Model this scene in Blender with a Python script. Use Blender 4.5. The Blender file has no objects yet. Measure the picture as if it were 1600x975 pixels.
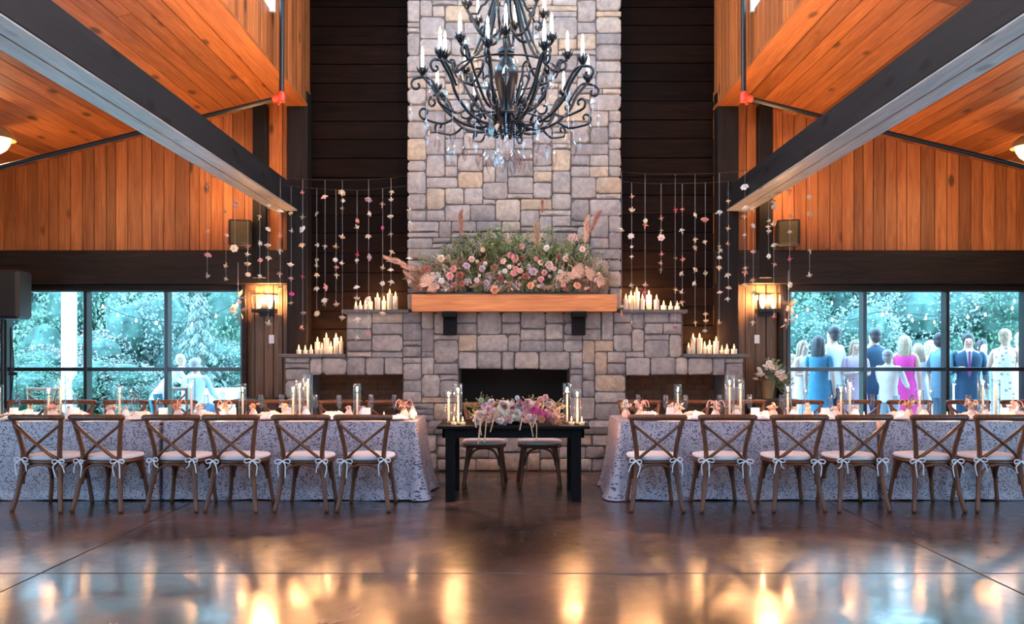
import bpy, bmesh, math, random
from mathutils import Vector, Matrix, Euler
PI = math.pi
rnd = random.Random(7)
S = bpy.context.scene
C = S.collection
F = 1600 * 28 / 36          # focal length in pixels
H = 1.445                   # eye height
def P(px, py, D):
    return Vector(((px - 800) * D / F, D, H + (550 - py) * D / F))
def PX(px, D): return (px - 800) * D / F
def PZ(py, D): return H + (550 - py) * D / F

# ------------------------------------------------------------ camera, world, lights, exposure
cam = bpy.data.objects.new('camera', bpy.data.cameras.new('camera'))
C.objects.link(cam); cam.location = (0, 0, H); cam.rotation_euler = (PI / 2, 0, 0)
cam.data.lens = 28; cam.data.sensor_width = 36; cam.data.shift_y = 62.5 / 1600
cam.data.clip_end = 200
S.camera = cam
S.view_settings.view_transform = 'Standard'; S.view_settings.look = 'None'
S.view_settings.exposure = 0.08; S.view_settings.gamma = 1; S.view_settings.use_curve_mapping = False
w = bpy.data.worlds.new('sky'); S.world = w; w.use_nodes = True
wn = w.node_tree.nodes; wl = w.node_tree.links
bg = wn['Background']
tc = wn.new('ShaderNodeTexCoord'); sx = wn.new('ShaderNodeSeparateXYZ'); cr = wn.new('ShaderNodeValToRGB')
wl.new(tc.outputs['Generated'], sx.inputs[0]); wl.new(sx.outputs['Z'], cr.inputs[0]); wl.new(cr.outputs[0], bg.inputs['Color'])
cr.color_ramp.elements[0].color = (0.42, 0.76, 1.0, 1); cr.color_ramp.elements[1].color = (0.34, 0.68, 1.0, 1)
bg.inputs['Strength'].default_value = 10.5

def area(name, loc, rot, sx_, sy_, power, col):
    l = bpy.data.lights.new(name, 'AREA'); l.shape = 'RECTANGLE'; l.size = sx_; l.size_y = sy_
    l.energy = power; l.color = col
    o = bpy.data.objects.new(name, l); C.objects.link(o); o.location = loc; o.rotation_euler = rot
    return o
WARM = (1.0, 0.46, 0.18); COOL = (0.30, 0.66, 1.0)
# daylight from behind the viewer and from the clerestory
area('daylight_rear', (0, -3.9, 6.2), (PI / 2 - .25, 0, 0), 5, 1.8, 500, (.26, .55, 1.0))
area('daylight_rear', (0, -3.9, 1.5), (PI / 2, 0, 0), 9, 2.2, 45, (.62, .80, 1.0))
area('daylight_clerestory', (0, 4.5, 7.0), (0, 0, 0), 4.0, 7, 120, COOL)
for s in (-1, 1):
    area('side_daylight_fill', (s * 7.4, 2.6, 1.5), (0, s * PI / 2, 0), 2.2, 6, 260, COOL)  # added cool side lamp, brightens the floor and beam undersides
    # added warm area lamps without fixtures, washing the boarded ceiling and wall
    area('pine_fill', (s * 3.02, 6.6, 3.66), (PI, 0, 0), 0.12, 7.4, 40, (1.0, 0.56, 0.24))
    area('pine_fill', (s * 3.4, 10.2, 3.5), (PI/2, 0, -s*0.5), 1.2, 0.1, 12, (1.0, 0.56, 0.24))
    # added warm strip over the opposite beam, brightening the roof lantern boards
    area('lantern_fill', (s * -2.88, 6.4, 3.66), (0, s * -2.2, 0), 0.12, 6.5, 75, (1.0, 0.52, 0.22))

def plight(name, loc, power, col=WARM, r=0.03, parent=None):
    l = bpy.data.lights.new(name, 'POINT'); l.energy = power; l.color = col; l.shadow_soft_size = r; l.specular_factor = .12
    o = bpy.data.objects.new(name, l); C.objects.link(o); o.location = loc
    if parent: o.parent = parent
    return o

# ------------------------------------------------------------ materials
M = {}
class NT:
    def __init__(s, name):
        s.m = bpy.data.materials.new(name); s.m.use_nodes = True; s.t = s.m.node_tree
        s.b = s.t.nodes['Principled BSDF']; s.out = s.t.nodes['Material Output']; M[name] = s.m
    def n(s, t, **k):
        x = s.t.nodes.new('ShaderNode' + t)
        for a, b in k.items(): setattr(x, a, b)
        return x
    def l(s, a, b): s.t.links.new(a, b)
    def set(s, **k):
        for a, b in k.items():
            s.b.inputs[a.replace('_', ' ')].default_value = b
        return s
def rgb(c): return (c[0], c[1], c[2], 1)
def flat(name, col, rough=0.6, metal=0.0, var=0.12, scale=20.0, bump=0.0, spec=0.5, **kw):
    t = NT(name); t.set(Roughness=rough, Metallic=metal)
    t.b.inputs['Specular IOR Level'].default_value = spec
    for a, b in kw.items(): t.b.inputs[a.replace('_', ' ')].default_value = b
    tc = t.n('TexCoord'); no = t.n('TexNoise'); no.inputs['Scale'].default_value = scale; no.inputs['Detail'].default_value = 4
    t.l(tc.outputs['Object'], no.inputs['Vector'])
    r = t.n('ValToRGB'); r.color_ramp.elements[0].position = .3; r.color_ramp.elements[1].position = .7
    r.color_ramp.elements[0].color = rgb([c * (1 - var) for c in col]); r.color_ramp.elements[1].color = rgb([min(1, c * (1 + var)) for c in col])
    t.l(no.outputs['Fac'], r.inputs[0]); t.l(r.outputs[0], t.b.inputs['Base Color'])
    if bump:
        b = t.n('Bump'); b.inputs['Strength'].default_value = bump; b.inputs['Distance'].default_value = .01
        t.l(no.outputs['Fac'], b.inputs['Height']); t.l(b.outputs[0], t.b.inputs['Normal'])
    return t.m
def wood(name, c1, c2, axis=2, rough=0.5, knots=True, vary=0.35, spec=0.4, fine=1.0):
    """boards: grain stretched along axis, tone changed per board, dark knots"""
    t = NT(name); t.set(Roughness=rough); t.b.inputs['Specular IOR Level'].default_value = spec
    tc = t.n('TexCoord'); oi = t.n('ObjectInfo'); ad = t.n('VectorMath', operation='ADD'); mu = t.n('VectorMath', operation='SCALE')
    cx = t.n('CombineXYZ')
    for i in range(3): t.l(oi.outputs['Random'], cx.inputs[i])
    mu.inputs['Scale'].default_value = 37.0; t.l(cx.outputs[0], mu.inputs[0])
    t.l(tc.outputs['Object'], ad.inputs[0]); t.l(mu.outputs[0], ad.inputs[1])
    def mapped(across, along):
        mp = t.n('Mapping'); sc = [across] * 3; sc[axis] = along; mp.inputs['Scale'].default_value = sc
        t.l(ad.outputs[0], mp.inputs['Vector']); return mp.outputs[0]
    n1 = t.n('TexNoise'); n1.inputs['Scale'].default_value = 1; n1.inputs['Detail'].default_value = 6; n1.inputs['Distortion'].default_value = 1.2
    t.l(mapped(26 * fine, 1.6), n1.inputs['Vector'])
    n2 = t.n('TexNoise'); n2.inputs['Scale'].default_value = 1; n2.inputs['Detail'].default_value = 3
    t.l(mapped(5, .8), n2.inputs['Vector'])
    mx = t.n('Mix', data_type='RGBA'); mx.inputs[6].default_value = rgb(c1); mx.inputs[7].default_value = rgb(c2)
    r1 = t.n('MapRange'); r1.inputs[1].default_value = .3; r1.inputs[2].default_value = .7
    t.l(n1.outputs['Fac'], r1.inputs[0]); t.l(r1.outputs[0], mx.inputs[0])
    # per board tone
    hs = t.n('HueSaturation'); mr = t.n('MapRange'); mr.inputs[3].default_value = 1 - vary; mr.inputs[4].default_value = 1 + vary
    t.l(oi.outputs['Random'], mr.inputs[0]); m2 = t.n('Math', operation='MULTIPLY'); mr2 = t.n('MapRange')
    mr2.inputs[1].default_value = .25; mr2.inputs[2].default_value = .75; mr2.inputs[3].default_value = .8; mr2.inputs[4].default_value = 1.15
    t.l(n2.outputs['Fac'], mr2.inputs[0]); t.l(mr.outputs[0], m2.inputs[0]); t.l(mr2.outputs[0], m2.inputs[1])
    t.l(m2.outputs[0], hs.inputs['Value']); t.l(mx.outputs[2], hs.inputs['Color'])
    col = hs.outputs[0]
    if knots:
        vo = t.n('TexVoronoi'); vo.inputs['Scale'].default_value = 1; t.l(mapped(4.5, 2.2), vo.inputs['Vector'])
        sp = t.n('SeparateColor'); t.l(vo.outputs['Color'], sp.inputs[0])
        k1 = t.n('MapRange'); k1.inputs[1].default_value = .24; k1.inputs[2].default_value = .12
        t.l(vo.outputs['Distance'], k1.inputs[0])
        k2 = t.n('Math', operation='GREATER_THAN'); k2.inputs[1].default_value = .62; t.l(sp.outputs[0], k2.inputs[0])
        k3 = t.n('Math', operation='MULTIPLY'); t.l(k1.outputs[0], k3.inputs[0]); t.l(k2.outputs[0], k3.inputs[1])
        k4 = t.n('Math', operation='MULTIPLY'); k4.inputs[1].default_value = .85; t.l(k3.outputs[0], k4.inputs[0])
        m3 = t.n('Mix', data_type='RGBA'); m3.inputs[7].default_value = rgb([c * .12 for c in c1])
        t.l(k4.outputs[0], m3.inputs[0]); t.l(col, m3.inputs[6]); col = m3.outputs[2]
    t.l(col, t.b.inputs['Base Color'])
    b = t.n('Bump'); b.inputs['Strength'].default_value = .25; b.inputs['Distance'].default_value = .004
    t.l(n1.outputs['Fac'], b.inputs['Height']); t.l(b.outputs[0], t.b.inputs['Normal'])
    return t.m
def emis(name, col, s):
    t = NT(name); t.set(Emission_Strength=s); t.b.inputs['Emission Color'].default_value = rgb(col); t.b.inputs['Base Color'].default_value = rgb(col)
    return t.m
def glass(name, tint=(1, 1, 1), gl=.12, ior=1.35, tr=1.0, rough=.02):
    t = NT(name); t.t.nodes.remove(t.b)
    a = t.n('BsdfTransparent'); a.inputs[0].default_value = rgb([c * tr for c in tint]); g = t.n('BsdfGlossy'); g.inputs['Roughness'].default_value = rough
    f = t.n('Fresnel'); f.inputs[0].default_value = ior; ad0 = t.n('Math', operation='ADD'); ad0.inputs[1].default_value = gl; ad = t.n('Math', operation='MINIMUM'); ad.inputs[1].default_value = .45; t.l(f.outputs[0], ad0.inputs[0]); t.l(ad0.outputs[0], ad.inputs[0])
    geo = t.n('NewGeometry')
    mx = t.n('MixShader'); t.l(ad.outputs[0], mx.inputs[0]); t.l(a.outputs[0], mx.inputs[1]); t.l(g.outputs[0], mx.inputs[2])
    t.l(mx.outputs[0], t.out.inputs[0]); return t.m

for ax, nm in ((0, 'x'), (1, 'y'), (2, 'z')):
    wood('pine_' + nm, (.50, .17, .045), (.30, .080, .018), ax, .5)
wood('dark_plank', (.012, .0055, .003), (.003, .0015, .001), 0, .55, knots=False, vary=.4, spec=.07)
wood('dark_timber', (.017, .012, .010), (.007, .006, .006), 2, .55, knots=False, vary=.1, spec=.15)
wood('beam_timber', (.014, .015, .019), (.007, .008, .010), 1, .62, knots=True, vary=.05, spec=.25)
M['beam_timber'].node_tree.nodes['Principled BSDF'].inputs['Coat Weight'].default_value = .0
M['beam_timber'].node_tree.nodes['Principled BSDF'].inputs['Coat Roughness'].default_value = .28
M['beam_timber'].node_tree.nodes['Principled BSDF'].inputs['Coat IOR'].default_value = 1.4
wood('beam_soffit', (.42, .40, .38), (.22, .22, .23), 1, .35, knots=True, vary=.05, spec=.8)
wood('header_timber', (.028, .017, .012), (.010, .007, .006), 0, .5, knots=False, vary=.05, spec=.2)
wood('brown_panel', (.20, .11, .055), (.09, .05, .028), 2, .45, knots=False, vary=.3)
wood('mantel_wood', (.74, .29, .10), (.52, .16, .05), 0, .45, knots=True, vary=.02)
wood('chair_wood', (.19, .058, .018), (.085, .025, .009), 2, .38, knots=False, vary=.12, spec=.5)
wood('black_wood', (.007, .005, .005), (.004, .003, .003), 0, .5, knots=False, vary=.05, spec=.15)
wood('shelf_wood', (.07, .04, .025), (.03, .02, .014), 0, .5, knots=False, vary=.05)

# stone: tone per stone
def stone(name, cols, rough=.85):
    t = NT(name); t.set(Roughness=rough); t.b.inputs['Specular IOR Level'].default_value = .3
    oi = t.n('ObjectInfo'); tc = t.n('TexCoord'); r = t.n('ValToRGB'); r.color_ramp.interpolation = 'CONSTANT'
    e = r.color_ramp.elements
    while len(e) < len(cols): e.new(.5)
    for i, (p, c) in enumerate(cols): e[i].position = p; e[i].color = rgb(c)
    t.l(oi.outputs['Random'], r.inputs[0])
    ge = t.n('NewGeometry')
    no = t.n('TexNoise'); no.inputs['Scale'].default_value = 14; no.inputs['Detail'].default_value = 8; no.inputs['Roughness'].default_value = .7
    t.l(ge.outputs['Position'], no.inputs['Vector'])
    n2 = t.n('TexNoise'); n2.inputs['Scale'].default_value = 3.5; n2.inputs['Detail'].default_value = 3; t.l(ge.outputs['Position'], n2.inputs['Vector'])
    mr = t.n('MapRange'); mr.inputs[1].default_value = .3; mr.inputs[2].default_value = .7; mr.inputs[3].default_value = .72; mr.inputs[4].default_value = 1.25
    t.l(no.outputs['Fac'], mr.inputs[0])
    hs = t.n('HueSaturation'); t.l(r.outputs[0], hs.inputs['Color']); t.l(mr.outputs[0], hs.inputs['Value'])
    m3 = t.n('Mix', data_type='RGBA', blend_type='MULTIPLY'); m3.inputs[0].default_value = .6
    r2 = t.n('ValToRGB'); r2.color_ramp.elements[0].color = (.72, .70, .70, 1); r2.color_ramp.elements[1].color = (1, .93, .84, 1)
    r2.color_ramp.elements[0].position = .4; r2.color_ramp.elements[1].position = .6
    t.l(n2.outputs['Fac'], r2.inputs[0]); t.l(hs.outputs[0], m3.inputs[6]); t.l(r2.outputs[0], m3.inputs[7]); t.l(m3.outputs[2], t.b.inputs['Base Color'])
    b = t.n('Bump'); b.inputs['Strength'].default_value = .55; b.inputs['Distance'].default_value = .012
    t.l(no.outputs['Fac'], b.inputs['Height']); t.l(b.outputs[0], t.b.inputs['Normal'])
    return t.m
stone('stone', [(0, (.36, .33, .32)), (.2, (.30, .28, .28)), (.36, (.42, .37, .33)), (.5, (.33, .30, .29)), (.66, (.27, .25, .25)), (.78, (.44, .36, .28)), (.85, (.38, .35, .34)), (.96, (.42, .33, .25))])
flat('mortar', (.13, .115, .11), .95, var=.2, scale=30, bump=.5)
flat('firebrick', (.11, .06, .035), .9, var=.3, scale=9, bump=.4)
flat('slate', (.12, .105, .10), .7, var=.2, scale=6, bump=.3)
flat('soot', (.008, .006, .005), .9)
flat('iron', (.022, .027, .034), .30, .6, .2, 12, spec=.7)
flat('black_metal', (.012, .012, .014), .4, .3, .1)
flat('frame_metal', (.020, .020, .024), .3, .4, .1, spec=.8)
flat('speaker_black', (.012, .009, .008), .6)
flat('speaker_bronze', (.10, .075, .03), .5, .3)
flat('cushion_cloth', (.74, .68, .70), .9, var=.04, scale=40, bump=.2)
flat('ribbon', (.80, .75, .76), .8, var=.03)
flat('linen', (.80, .72, .70), .9, var=.06, scale=30, bump=.2)
flat('paper', (.85, .82, .80), .8, var=.02)
flat('sleeve_white', (.85, .82, .78), .5, var=.03)
t = NT('wax'); t.set(Roughness=.45); t.b.inputs['Base Color'].default_value = (.92, .80, .62, 1); t.b.inputs['Subsurface Weight'].default_value = .35
t.b.inputs['Subsurface Radius'].default_value = (.05, .03, .015)
flat('gold_pot', (.55, .38, .18), .35, .6, .1)
flat('ceramic_pink', (.80, .52, .46), .35, var=.05)
flat('ceramic_white', (.82, .78, .75), .3, var=.04)
flat('red_metal', (.55, .05, .02), .4)
flat('plaster_white', (.75, .76, .78), .7)
flat('patio', (.42, .44, .44), .9, var=.15, scale=3)
flat('lawn', (.16, .26, .14), 1.0, var=.3, scale=2)
emis('flame', (1.0, .50, .18), 8)
emis('bulb_flame', (1.0, .72, .42), 16)
emis('bulb_warm', (1.0, .66, .34), 6)
emis('sconce_glass', (1.0, .66, .36), 8)
emis('string_bulb', (1.0, .78, .52), 14)
glass('window_glass', (.99, 1, 1), .0, 1.12)
glass('clear_glass', (1, .985, .97), .015, 1.22, .985)
glass('crystal', (.99, .98, .98), .03, 1.35, .97, .12)
glass('bottle_glass', (.97, .98, .98), .05, 1.3, .93)
# floor
t = NT('floor_concrete'); t.b.inputs['Specular IOR Level'].default_value = .2
ge = t.n('NewGeometry'); mp = t.n('Mapping'); mp.inputs['Scale'].default_value = (1, 1, 1); t.l(ge.outputs['Position'], mp.inputs[0])
n1 = t.n('TexNoise'); n1.inputs['Scale'].default_value = .9; n1.inputs['Detail'].default_value = 8; n1.inputs['Roughness'].default_value = .62; n1.inputs['Distortion'].default_value = .8; t.l(mp.outputs[0], n1.inputs[0])
n2 = t.n('TexNoise'); n2.inputs['Scale'].default_value = 7; n2.inputs['Detail'].default_value = 8; n2.inputs['Roughness'].default_value = .75; t.l(mp.outputs[0], n2.inputs[0])
r = t.n('ValToRGB'); e = r.color_ramp.elements; e[0].position = .33; e[0].color = (.022, .012, .010, 1); e[1].position = .66; e[1].color = (.20, .095, .065, 1)
x = e.new(.5); x.color = (.075, .038, .028, 1)
t.l(n1.outputs['Fac'], r.inputs[0])
mx = t.n('Mix', data_type='RGBA', blend_type='MULTIPLY'); mx.inputs[0].default_value = .7
r2 = t.n('ValToRGB'); r2.color_ramp.elements[0].position = .35; r2.color_ramp.elements[1].position = .62; r2.color_ramp.elements[0].color = (.5, .48, .47, 1); r2.color_ramp.elements[1].color = (1, 1, 1, 1)
t.l(n2.outputs['Fac'], r2.inputs[0]); t.l(r.outputs[0], mx.inputs[6]); t.l(r2.outputs[0], mx.inputs[7]); t.l(mx.outputs[2], t.b.inputs['Base Color'])
mr = t.n('MapRange'); mr.inputs[1].default_value = .3; mr.inputs[2].default_value = .7; mr.inputs[3].default_value = .30; mr.inputs[4].default_value = .42
t.l(n2.outputs['Fac'], mr.inputs[0]); t.l(mr.outputs[0], t.b.inputs['Roughness'])
mc = t.n('MapRange'); mc.inputs[1].default_value = .35; mc.inputs[2].default_value = .68; mc.inputs[3].default_value = .09; mc.inputs[4].default_value = .30; t.l(n1.outputs['Fac'], mc.inputs[0]); t.l(mc.outputs[0], t.b.inputs['Coat Roughness'])
mw = t.n('MapRange'); mw.inputs[1].default_value = .36; mw.inputs[2].default_value = .60; mw.inputs[3].default_value = .55; mw.inputs[4].default_value = 1.0; t.l(n2.outputs['Fac'], mw.inputs[0]); t.l(mw.outputs[0], t.b.inputs['Coat Weight'])
t.b.inputs['Coat Weight'].default_value = .9; t.b.inputs['Coat Roughness'].default_value = .16; t.b.inputs['Coat IOR'].default_value = 1.9
b = t.n('Bump'); b.inputs['Strength'].default_value = .008; b.inputs['Distance'].default_value = .01
t.l(n1.outputs['Fac'], b.inputs['Height']); t.l(b.outputs[0], t.b.inputs['Normal'])
# sequin lace cloth: short dark flecks in clusters
t = NT('sequin_cloth'); t.set(Roughness=.42); t.b.inputs['Specular IOR Level'].default_value = .5
uv = t.n('TexCoord')
nd = t.n('TexNoise'); nd.inputs['Scale'].default_value = 5; t.l(uv.outputs['UV'], nd.inputs['Vector'])
va = t.n('VectorMath', operation='MULTIPLY_ADD'); va.inputs[1].default_value = (.16, .16, 0); t.l(nd.outputs['Color'], va.inputs[0]); t.l(uv.outputs['UV'], va.inputs[2])
vo = t.n('TexVoronoi'); vo.inputs['Scale'].default_value = 80; t.l(va.outputs[0], vo.inputs['Vector'])
sp = t.n('SeparateColor'); t.l(vo.outputs['Color'], sp.inputs[0])
a1 = t.n('MapRange'); a1.inputs[1].default_value = .52; a1.inputs[2].default_value = .40; t.l(vo.outputs['Distance'], a1.inputs[0])
n3 = t.n('TexNoise'); n3.inputs['Scale'].default_value = 13; n3.inputs['Detail'].default_value = 1; t.l(uv.outputs['UV'], n3.inputs['Vector'])
th = t.n('MapRange'); th.inputs[1].default_value = .35; th.inputs[2].default_value = .65; th.inputs[3].default_value = .72; th.inputs[4].default_value = .15; t.l(n3.outputs['Fac'], th.inputs[0])
a2 = t.n('Math', operation='GREATER_THAN'); t.l(sp.outputs[0], a2.inputs[0]); t.l(th.outputs[0], a2.inputs[1])
a3 = t.n('Math', operation='MULTIPLY'); t.l(a1.outputs[0], a3.inputs[0]); t.l(a2.outputs[0], a3.inputs[1])
mx = t.n('Mix', data_type='RGBA'); mx.inputs[6].default_value = (.42, .365, .41, 1); mx.inputs[7].default_value = (.05, .045, .075, 1)
t.l(a3.outputs[0], mx.inputs[0]); t.l(mx.outputs[2], t.b.inputs['Base Color'])
b = t.n('Bump'); b.inputs['Strength'].default_value = .4; b.inputs['Distance'].default_value = .003; t.l(vo.outputs['Distance'], b.inputs['Height']); t.l(b.outputs[0], t.b.inputs['Normal'])
# petals and foliage
PET = dict(white=(.86, .80, .72), pink=(.80, .36, .34), blush=(.84, .56, .48), lilac=(.56, .40, .47), magenta=(.72, .08, .25), cream=(.92, .70, .50), rust=(.42, .12, .09), coral=(.85, .36, .22), green=(.40, .42, .26), greywhite=(.7, .68, .66))
for k, c in PET.items(): flat('petal_' + k, c, .7, var=.14, scale=25, spec=.2)
flat('leaf_green', (.17, .22, .09), .7, var=.35, scale=8); flat('leaf_sage', (.32, .36, .21), .75, var=.3, scale=8)
flat('leaf_dry', (.42, .27, .17), .8, var=.3, scale=9); flat('pampas', (.52, .36, .24), .9, var=.25, scale=40)
flat('pampas_rose', (.46, .22, .16), .9, var=.2, scale=40)
flat('pampas_blush', (.80, .50, .36), .9, var=.2, scale=40)
flat('stem_pale', (.50, .33, .20), .7, var=.2)
flat('leaf_out', (.15, .26, .19), .8, var=.45, scale=1.5); flat('leaf_out_light', (.27, .34, .32), .8, var=.3, scale=2)
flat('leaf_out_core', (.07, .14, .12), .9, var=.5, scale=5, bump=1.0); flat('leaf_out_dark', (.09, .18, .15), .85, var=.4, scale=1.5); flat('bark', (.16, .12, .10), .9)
flat('skin', (.72, .45, .34), .6, var=.05); flat('hair_blond', (.55, .42, .30), .6, var=.2, scale=40); flat('hair_dark', (.06, .05, .06), .5, var=.2, scale=40)
flat('hair_grey', (.35, .32, .33), .6, var=.2, scale=40)
for k, c in dict(white=(.80, .80, .80), navy=(.03, .09, .17), blue=(.05, .24, .42), lilac=(.66, .48, .62), pinkhot=(.85, .06, .38), palepink=(.80, .66, .66), greyblue=(.16, .34, .42), lightblue=(.42, .55, .68), teal=(.02, .16, .22), purple=(.28, .08, .34)).items():
    flat('cloth_' + k, c, .8, var=.06, scale=12)
t = NT('cloth_floral'); t.set(Roughness=.8); tc = t.n('TexCoord'); vo = t.n('TexVoronoi'); vo.inputs['Scale'].default_value = 13; t.l(tc.outputs['Object'], vo.inputs[0])
r = t.n('ValToRGB'); r.color_ramp.elements[0].position = .22; r.color_ramp.elements[1].position = .30; r.color_ramp.elements[0].color = (.35, .30, .34, 1); r.color_ramp.elements[1].color = (.82, .82, .82, 1)
t.l(vo.outputs['Distance'], r.inputs[0]); t.l(r.outputs[0], t.b.inputs['Base Color'])

# ------------------------------------------------------------ mesh building
class MB:
    def __init__(s): s.v = []; s.f = []; s.m = []; s.uv = None
    def add(s, vs, fs, T=None, m=0):
        k = len(s.v)
        s.v += [tuple(T @ Vector(v)) for v in vs] if T is not None else [tuple(v) for v in vs]
        s.f += [tuple(i + k for i in f) for f in fs]; s.m += [m] * len(fs)
        return s
    def box(s, x0, x1, y0, y1, z0, z1, T=None, ch=0.0, m=0):
        if ch <= 0:
            vs = [(x, y, z) for z in (z0, z1) for y in (y0, y1) for x in (x0, x1)]
            return s.add(vs, [(0, 2, 3, 1), (4, 5, 7, 6), (0, 1, 5, 4), (2, 6, 7, 3), (0, 4, 6, 2), (1, 3, 7, 5)], T, m)
        vs = []; idx = {}
        lo = (x0, y0, z0); hi = (x1, y1, z1)
        for sx in (0, 1):
            for sy in (0, 1):
                for sz in (0, 1):
                    sg = (sx, sy, sz)
                    for a in range(3):
                        p = []
                        for k in range(3):
                            e = hi[k] if sg[k] else lo[k]
                            if k != a: e += -ch if sg[k] else ch
                            p.append(e)
                        idx[(sx, sy, sz, a)] = len(vs); vs.append(tuple(p))
        fs = []
        cen = Vector([(lo[i] + hi[i]) / 2 for i in range(3)])
        def q(*ii):
            pts = [Vector(vs[i]) for i in ii]
            c = sum(pts, Vector()) / len(pts); n = (pts[1] - pts[0]).cross(pts[2] - pts[1])
            fs.append(tuple(ii) if n.dot(c - cen) > 0 else tuple(reversed(ii)))
        def key(a, b, c, va, vb, vc, ax):
            d = [0, 0, 0]; d[a] = va; d[b] = vb; d[c] = vc; return idx[(d[0], d[1], d[2], ax)]
        for a in range(3):
            b, c = (a + 1) % 3, (a + 2) % 3
            for sa in (0, 1):
                q(*[key(a, b, c, sa, i, j, a) for i, j in ((0, 0), (1, 0), (1, 1), (0, 1))])
        for a in range(3):          # edges running along axis a
            b, c = (a + 1) % 3, (a + 2) % 3
            for sb in (0, 1):
                for sc in (0, 1):
                    q(key(a, b, c, 0, sb, sc, b), key(a, b, c, 1, sb, sc, b), key(a, b, c, 1, sb, sc, c), key(a, b, c, 0, sb, sc, c))
        for sx in (0, 1):
            for sy in (0, 1):
                for sz in (0, 1): q(idx[(sx, sy, sz, 0)], idx[(sx, sy, sz, 1)], idx[(sx, sy, sz, 2)])
        return s.add(vs, fs, T, m)
    def tube(s, pts, r, n=8, T=None, m=0, cap=True, flat_=1.0):
        pts = [Vector(p) for p in pts]; rs = r if isinstance(r, (list, tuple)) else [r] * len(pts)
        vs = []; fs = []; up = None
        for i, p in enumerate(pts):
            d = (pts[min(i + 1, len(pts) - 1)] - pts[max(i - 1, 0)])
            if d.length < 1e-9: d = Vector((0, 0, 1))
            d.normalize()
            if up is None:
                up = Vector((0, 0, 1)) if abs(d.z) < .9 else Vector((0, 1, 0))
            a = d.cross(up)
            if a.length < 1e-6: a = d.orthogonal()
            a.normalize(); b = a.cross(d).normalized(); up = b
            for k in range(n):
                t_ = 2 * PI * k / n
                vs.append(p + (a * math.cos(t_) + b * math.sin(t_) * flat_) * rs[i])
        for i in range(len(pts) - 1):
            for k in range(n):
                k2 = (k + 1) % n
                fs.append((i * n + k, i * n + k2, (i + 1) * n + k2, (i + 1) * n + k))
        if cap:
            fs.append(tuple(reversed(range(n)))); L = (len(pts) - 1) * n; fs.append(tuple(range(L, L + n)))
        return s.add(vs, fs, T, m)
    def lathe(s, prof, n=16, T=None, m=0, cap=True):
        vs = []; fs = []
        for r, z in prof:
            for k in range(n): vs.append((r * math.cos(2 * PI * k / n), r * math.sin(2 * PI * k / n), z))
        for i in range(len(prof) - 1):
            for k in range(n):
                k2 = (k + 1) % n; fs.append((i * n + k, i * n + k2, (i + 1) * n + k2, (i + 1) * n + k))
        if cap:
            if prof[0][0] > 1e-5: fs.append(tuple(reversed(range(n))))
            if prof[-1][0] > 1e-5: L = (len(prof) - 1) * n; fs.append(tuple(range(L, L + n)))
        return s.add(vs, fs, T, m)
    def ball(s, c, r, n=8, T=None, m=0):
        rx, ry, rz = r if isinstance(r, (list, tuple)) else (r, r, r)
        k = max(3, n // 2); prof = [(max(1e-4, math.sin(PI * i / k)), -math.cos(PI * i / k)) for i in range(k + 1)]
        T2 = Matrix.Translation(c) @ Matrix.Diagonal((rx, ry, rz, 1)); 
        return s.lathe(prof, n, T @ T2 if T is not None else T2, m, cap=False)
    def mesh(s, name, mats, smooth=True, uvs=None):
        me = bpy.data.meshes.new(name); me.from_pydata(s.v, [], s.f)
        for m_ in (mats if isinstance(mats, (list, tuple)) else [mats]): me.materials.append(M[m_] if isinstance(m_, str) else m_)
        if len(me.materials) > 1: me.polygons.foreach_set('material_index', s.m)
        if smooth: me.polygons.foreach_set('use_smooth', [True] * len(s.f))
        me.update(); return me
    def build(s, name, mats, parent=None, smooth=True, loc=None, rot=None):
        me = s.mesh(name, mats, smooth); 
        if smooth:
            try: me.set_sharp_from_angle(angle=0.7)
            except Exception: pass
        return link(name, me, parent, loc, rot)
def link(name, data, parent=None, loc=None, rot=None, scale=None):
    o = bpy.data.objects.new(name, data); C.objects.link(o)
    if parent: o.parent = parent
    if loc is not None: o.location = loc
    if rot is not None: o.rotation_euler = rot
    if scale is not None: o.scale = scale
    return o
def tag(o, label=None, cat=None, group=None, kind=None):
    if label: o['label'] = label
    if cat: o['category'] = cat
    if group: o['group'] = group
    if kind: o['kind'] = kind
    return o
def empty(name, loc=(0, 0, 0), rz=0, label=None, cat=None, group=None, kind=None):
    o = link(name, None, None, loc, (0, 0, rz)); o.empty_display_size = .1
    return tag(o, label, cat, group, kind)
def copy_tree(o, parent=None):
    c = o.copy(); C.objects.link(c)
    if parent: c.parent = parent
    for ch in list(o.children):
        copy_tree(ch, c)
    return c
def cbox(name, x0, x1, y0, y1, z0, z1, mat, parent=None, ch=.004, rot=None, smooth=False):
    """a chamfered box whose origin is its centre"""
    hx, hy, hz = abs(x1 - x0) / 2, abs(y1 - y0) / 2, abs(z1 - z0) / 2
    return MB().box(-hx, hx, -hy, hy, -hz, hz, ch=ch).build(name, mat, parent, smooth, ((x0 + x1) / 2, (y0 + y1) / 2, (z0 + z1) / 2), rot)
def bez(pts, n=8):
    """Catmull-Rom through points"""
    pts = [Vector(p) for p in pts]; out = []
    for i in range(len(pts) - 1):
        p0 = pts[max(i - 1, 0)]; p1 = pts[i]; p2 = pts[i + 1]; p3 = pts[min(i + 2, len(pts) - 1)]
        for k in range(n):
            t_ = k / n
            out.append(.5 * ((2 * p1) + (p2 - p0) * t_ + (2 * p0 - 5 * p1 + 4 * p2 - p3) * t_ ** 2 + (-p0 + 3 * p1 - 3 * p2 + p3) * t_ ** 3))
    out.append(pts[-1]); return out
def Tm(loc=(0, 0, 0), rot=(0, 0, 0), sc=(1, 1, 1)):
    return Matrix.LocRotScale(Vector(loc), Euler(rot), Vector(sc))
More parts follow.
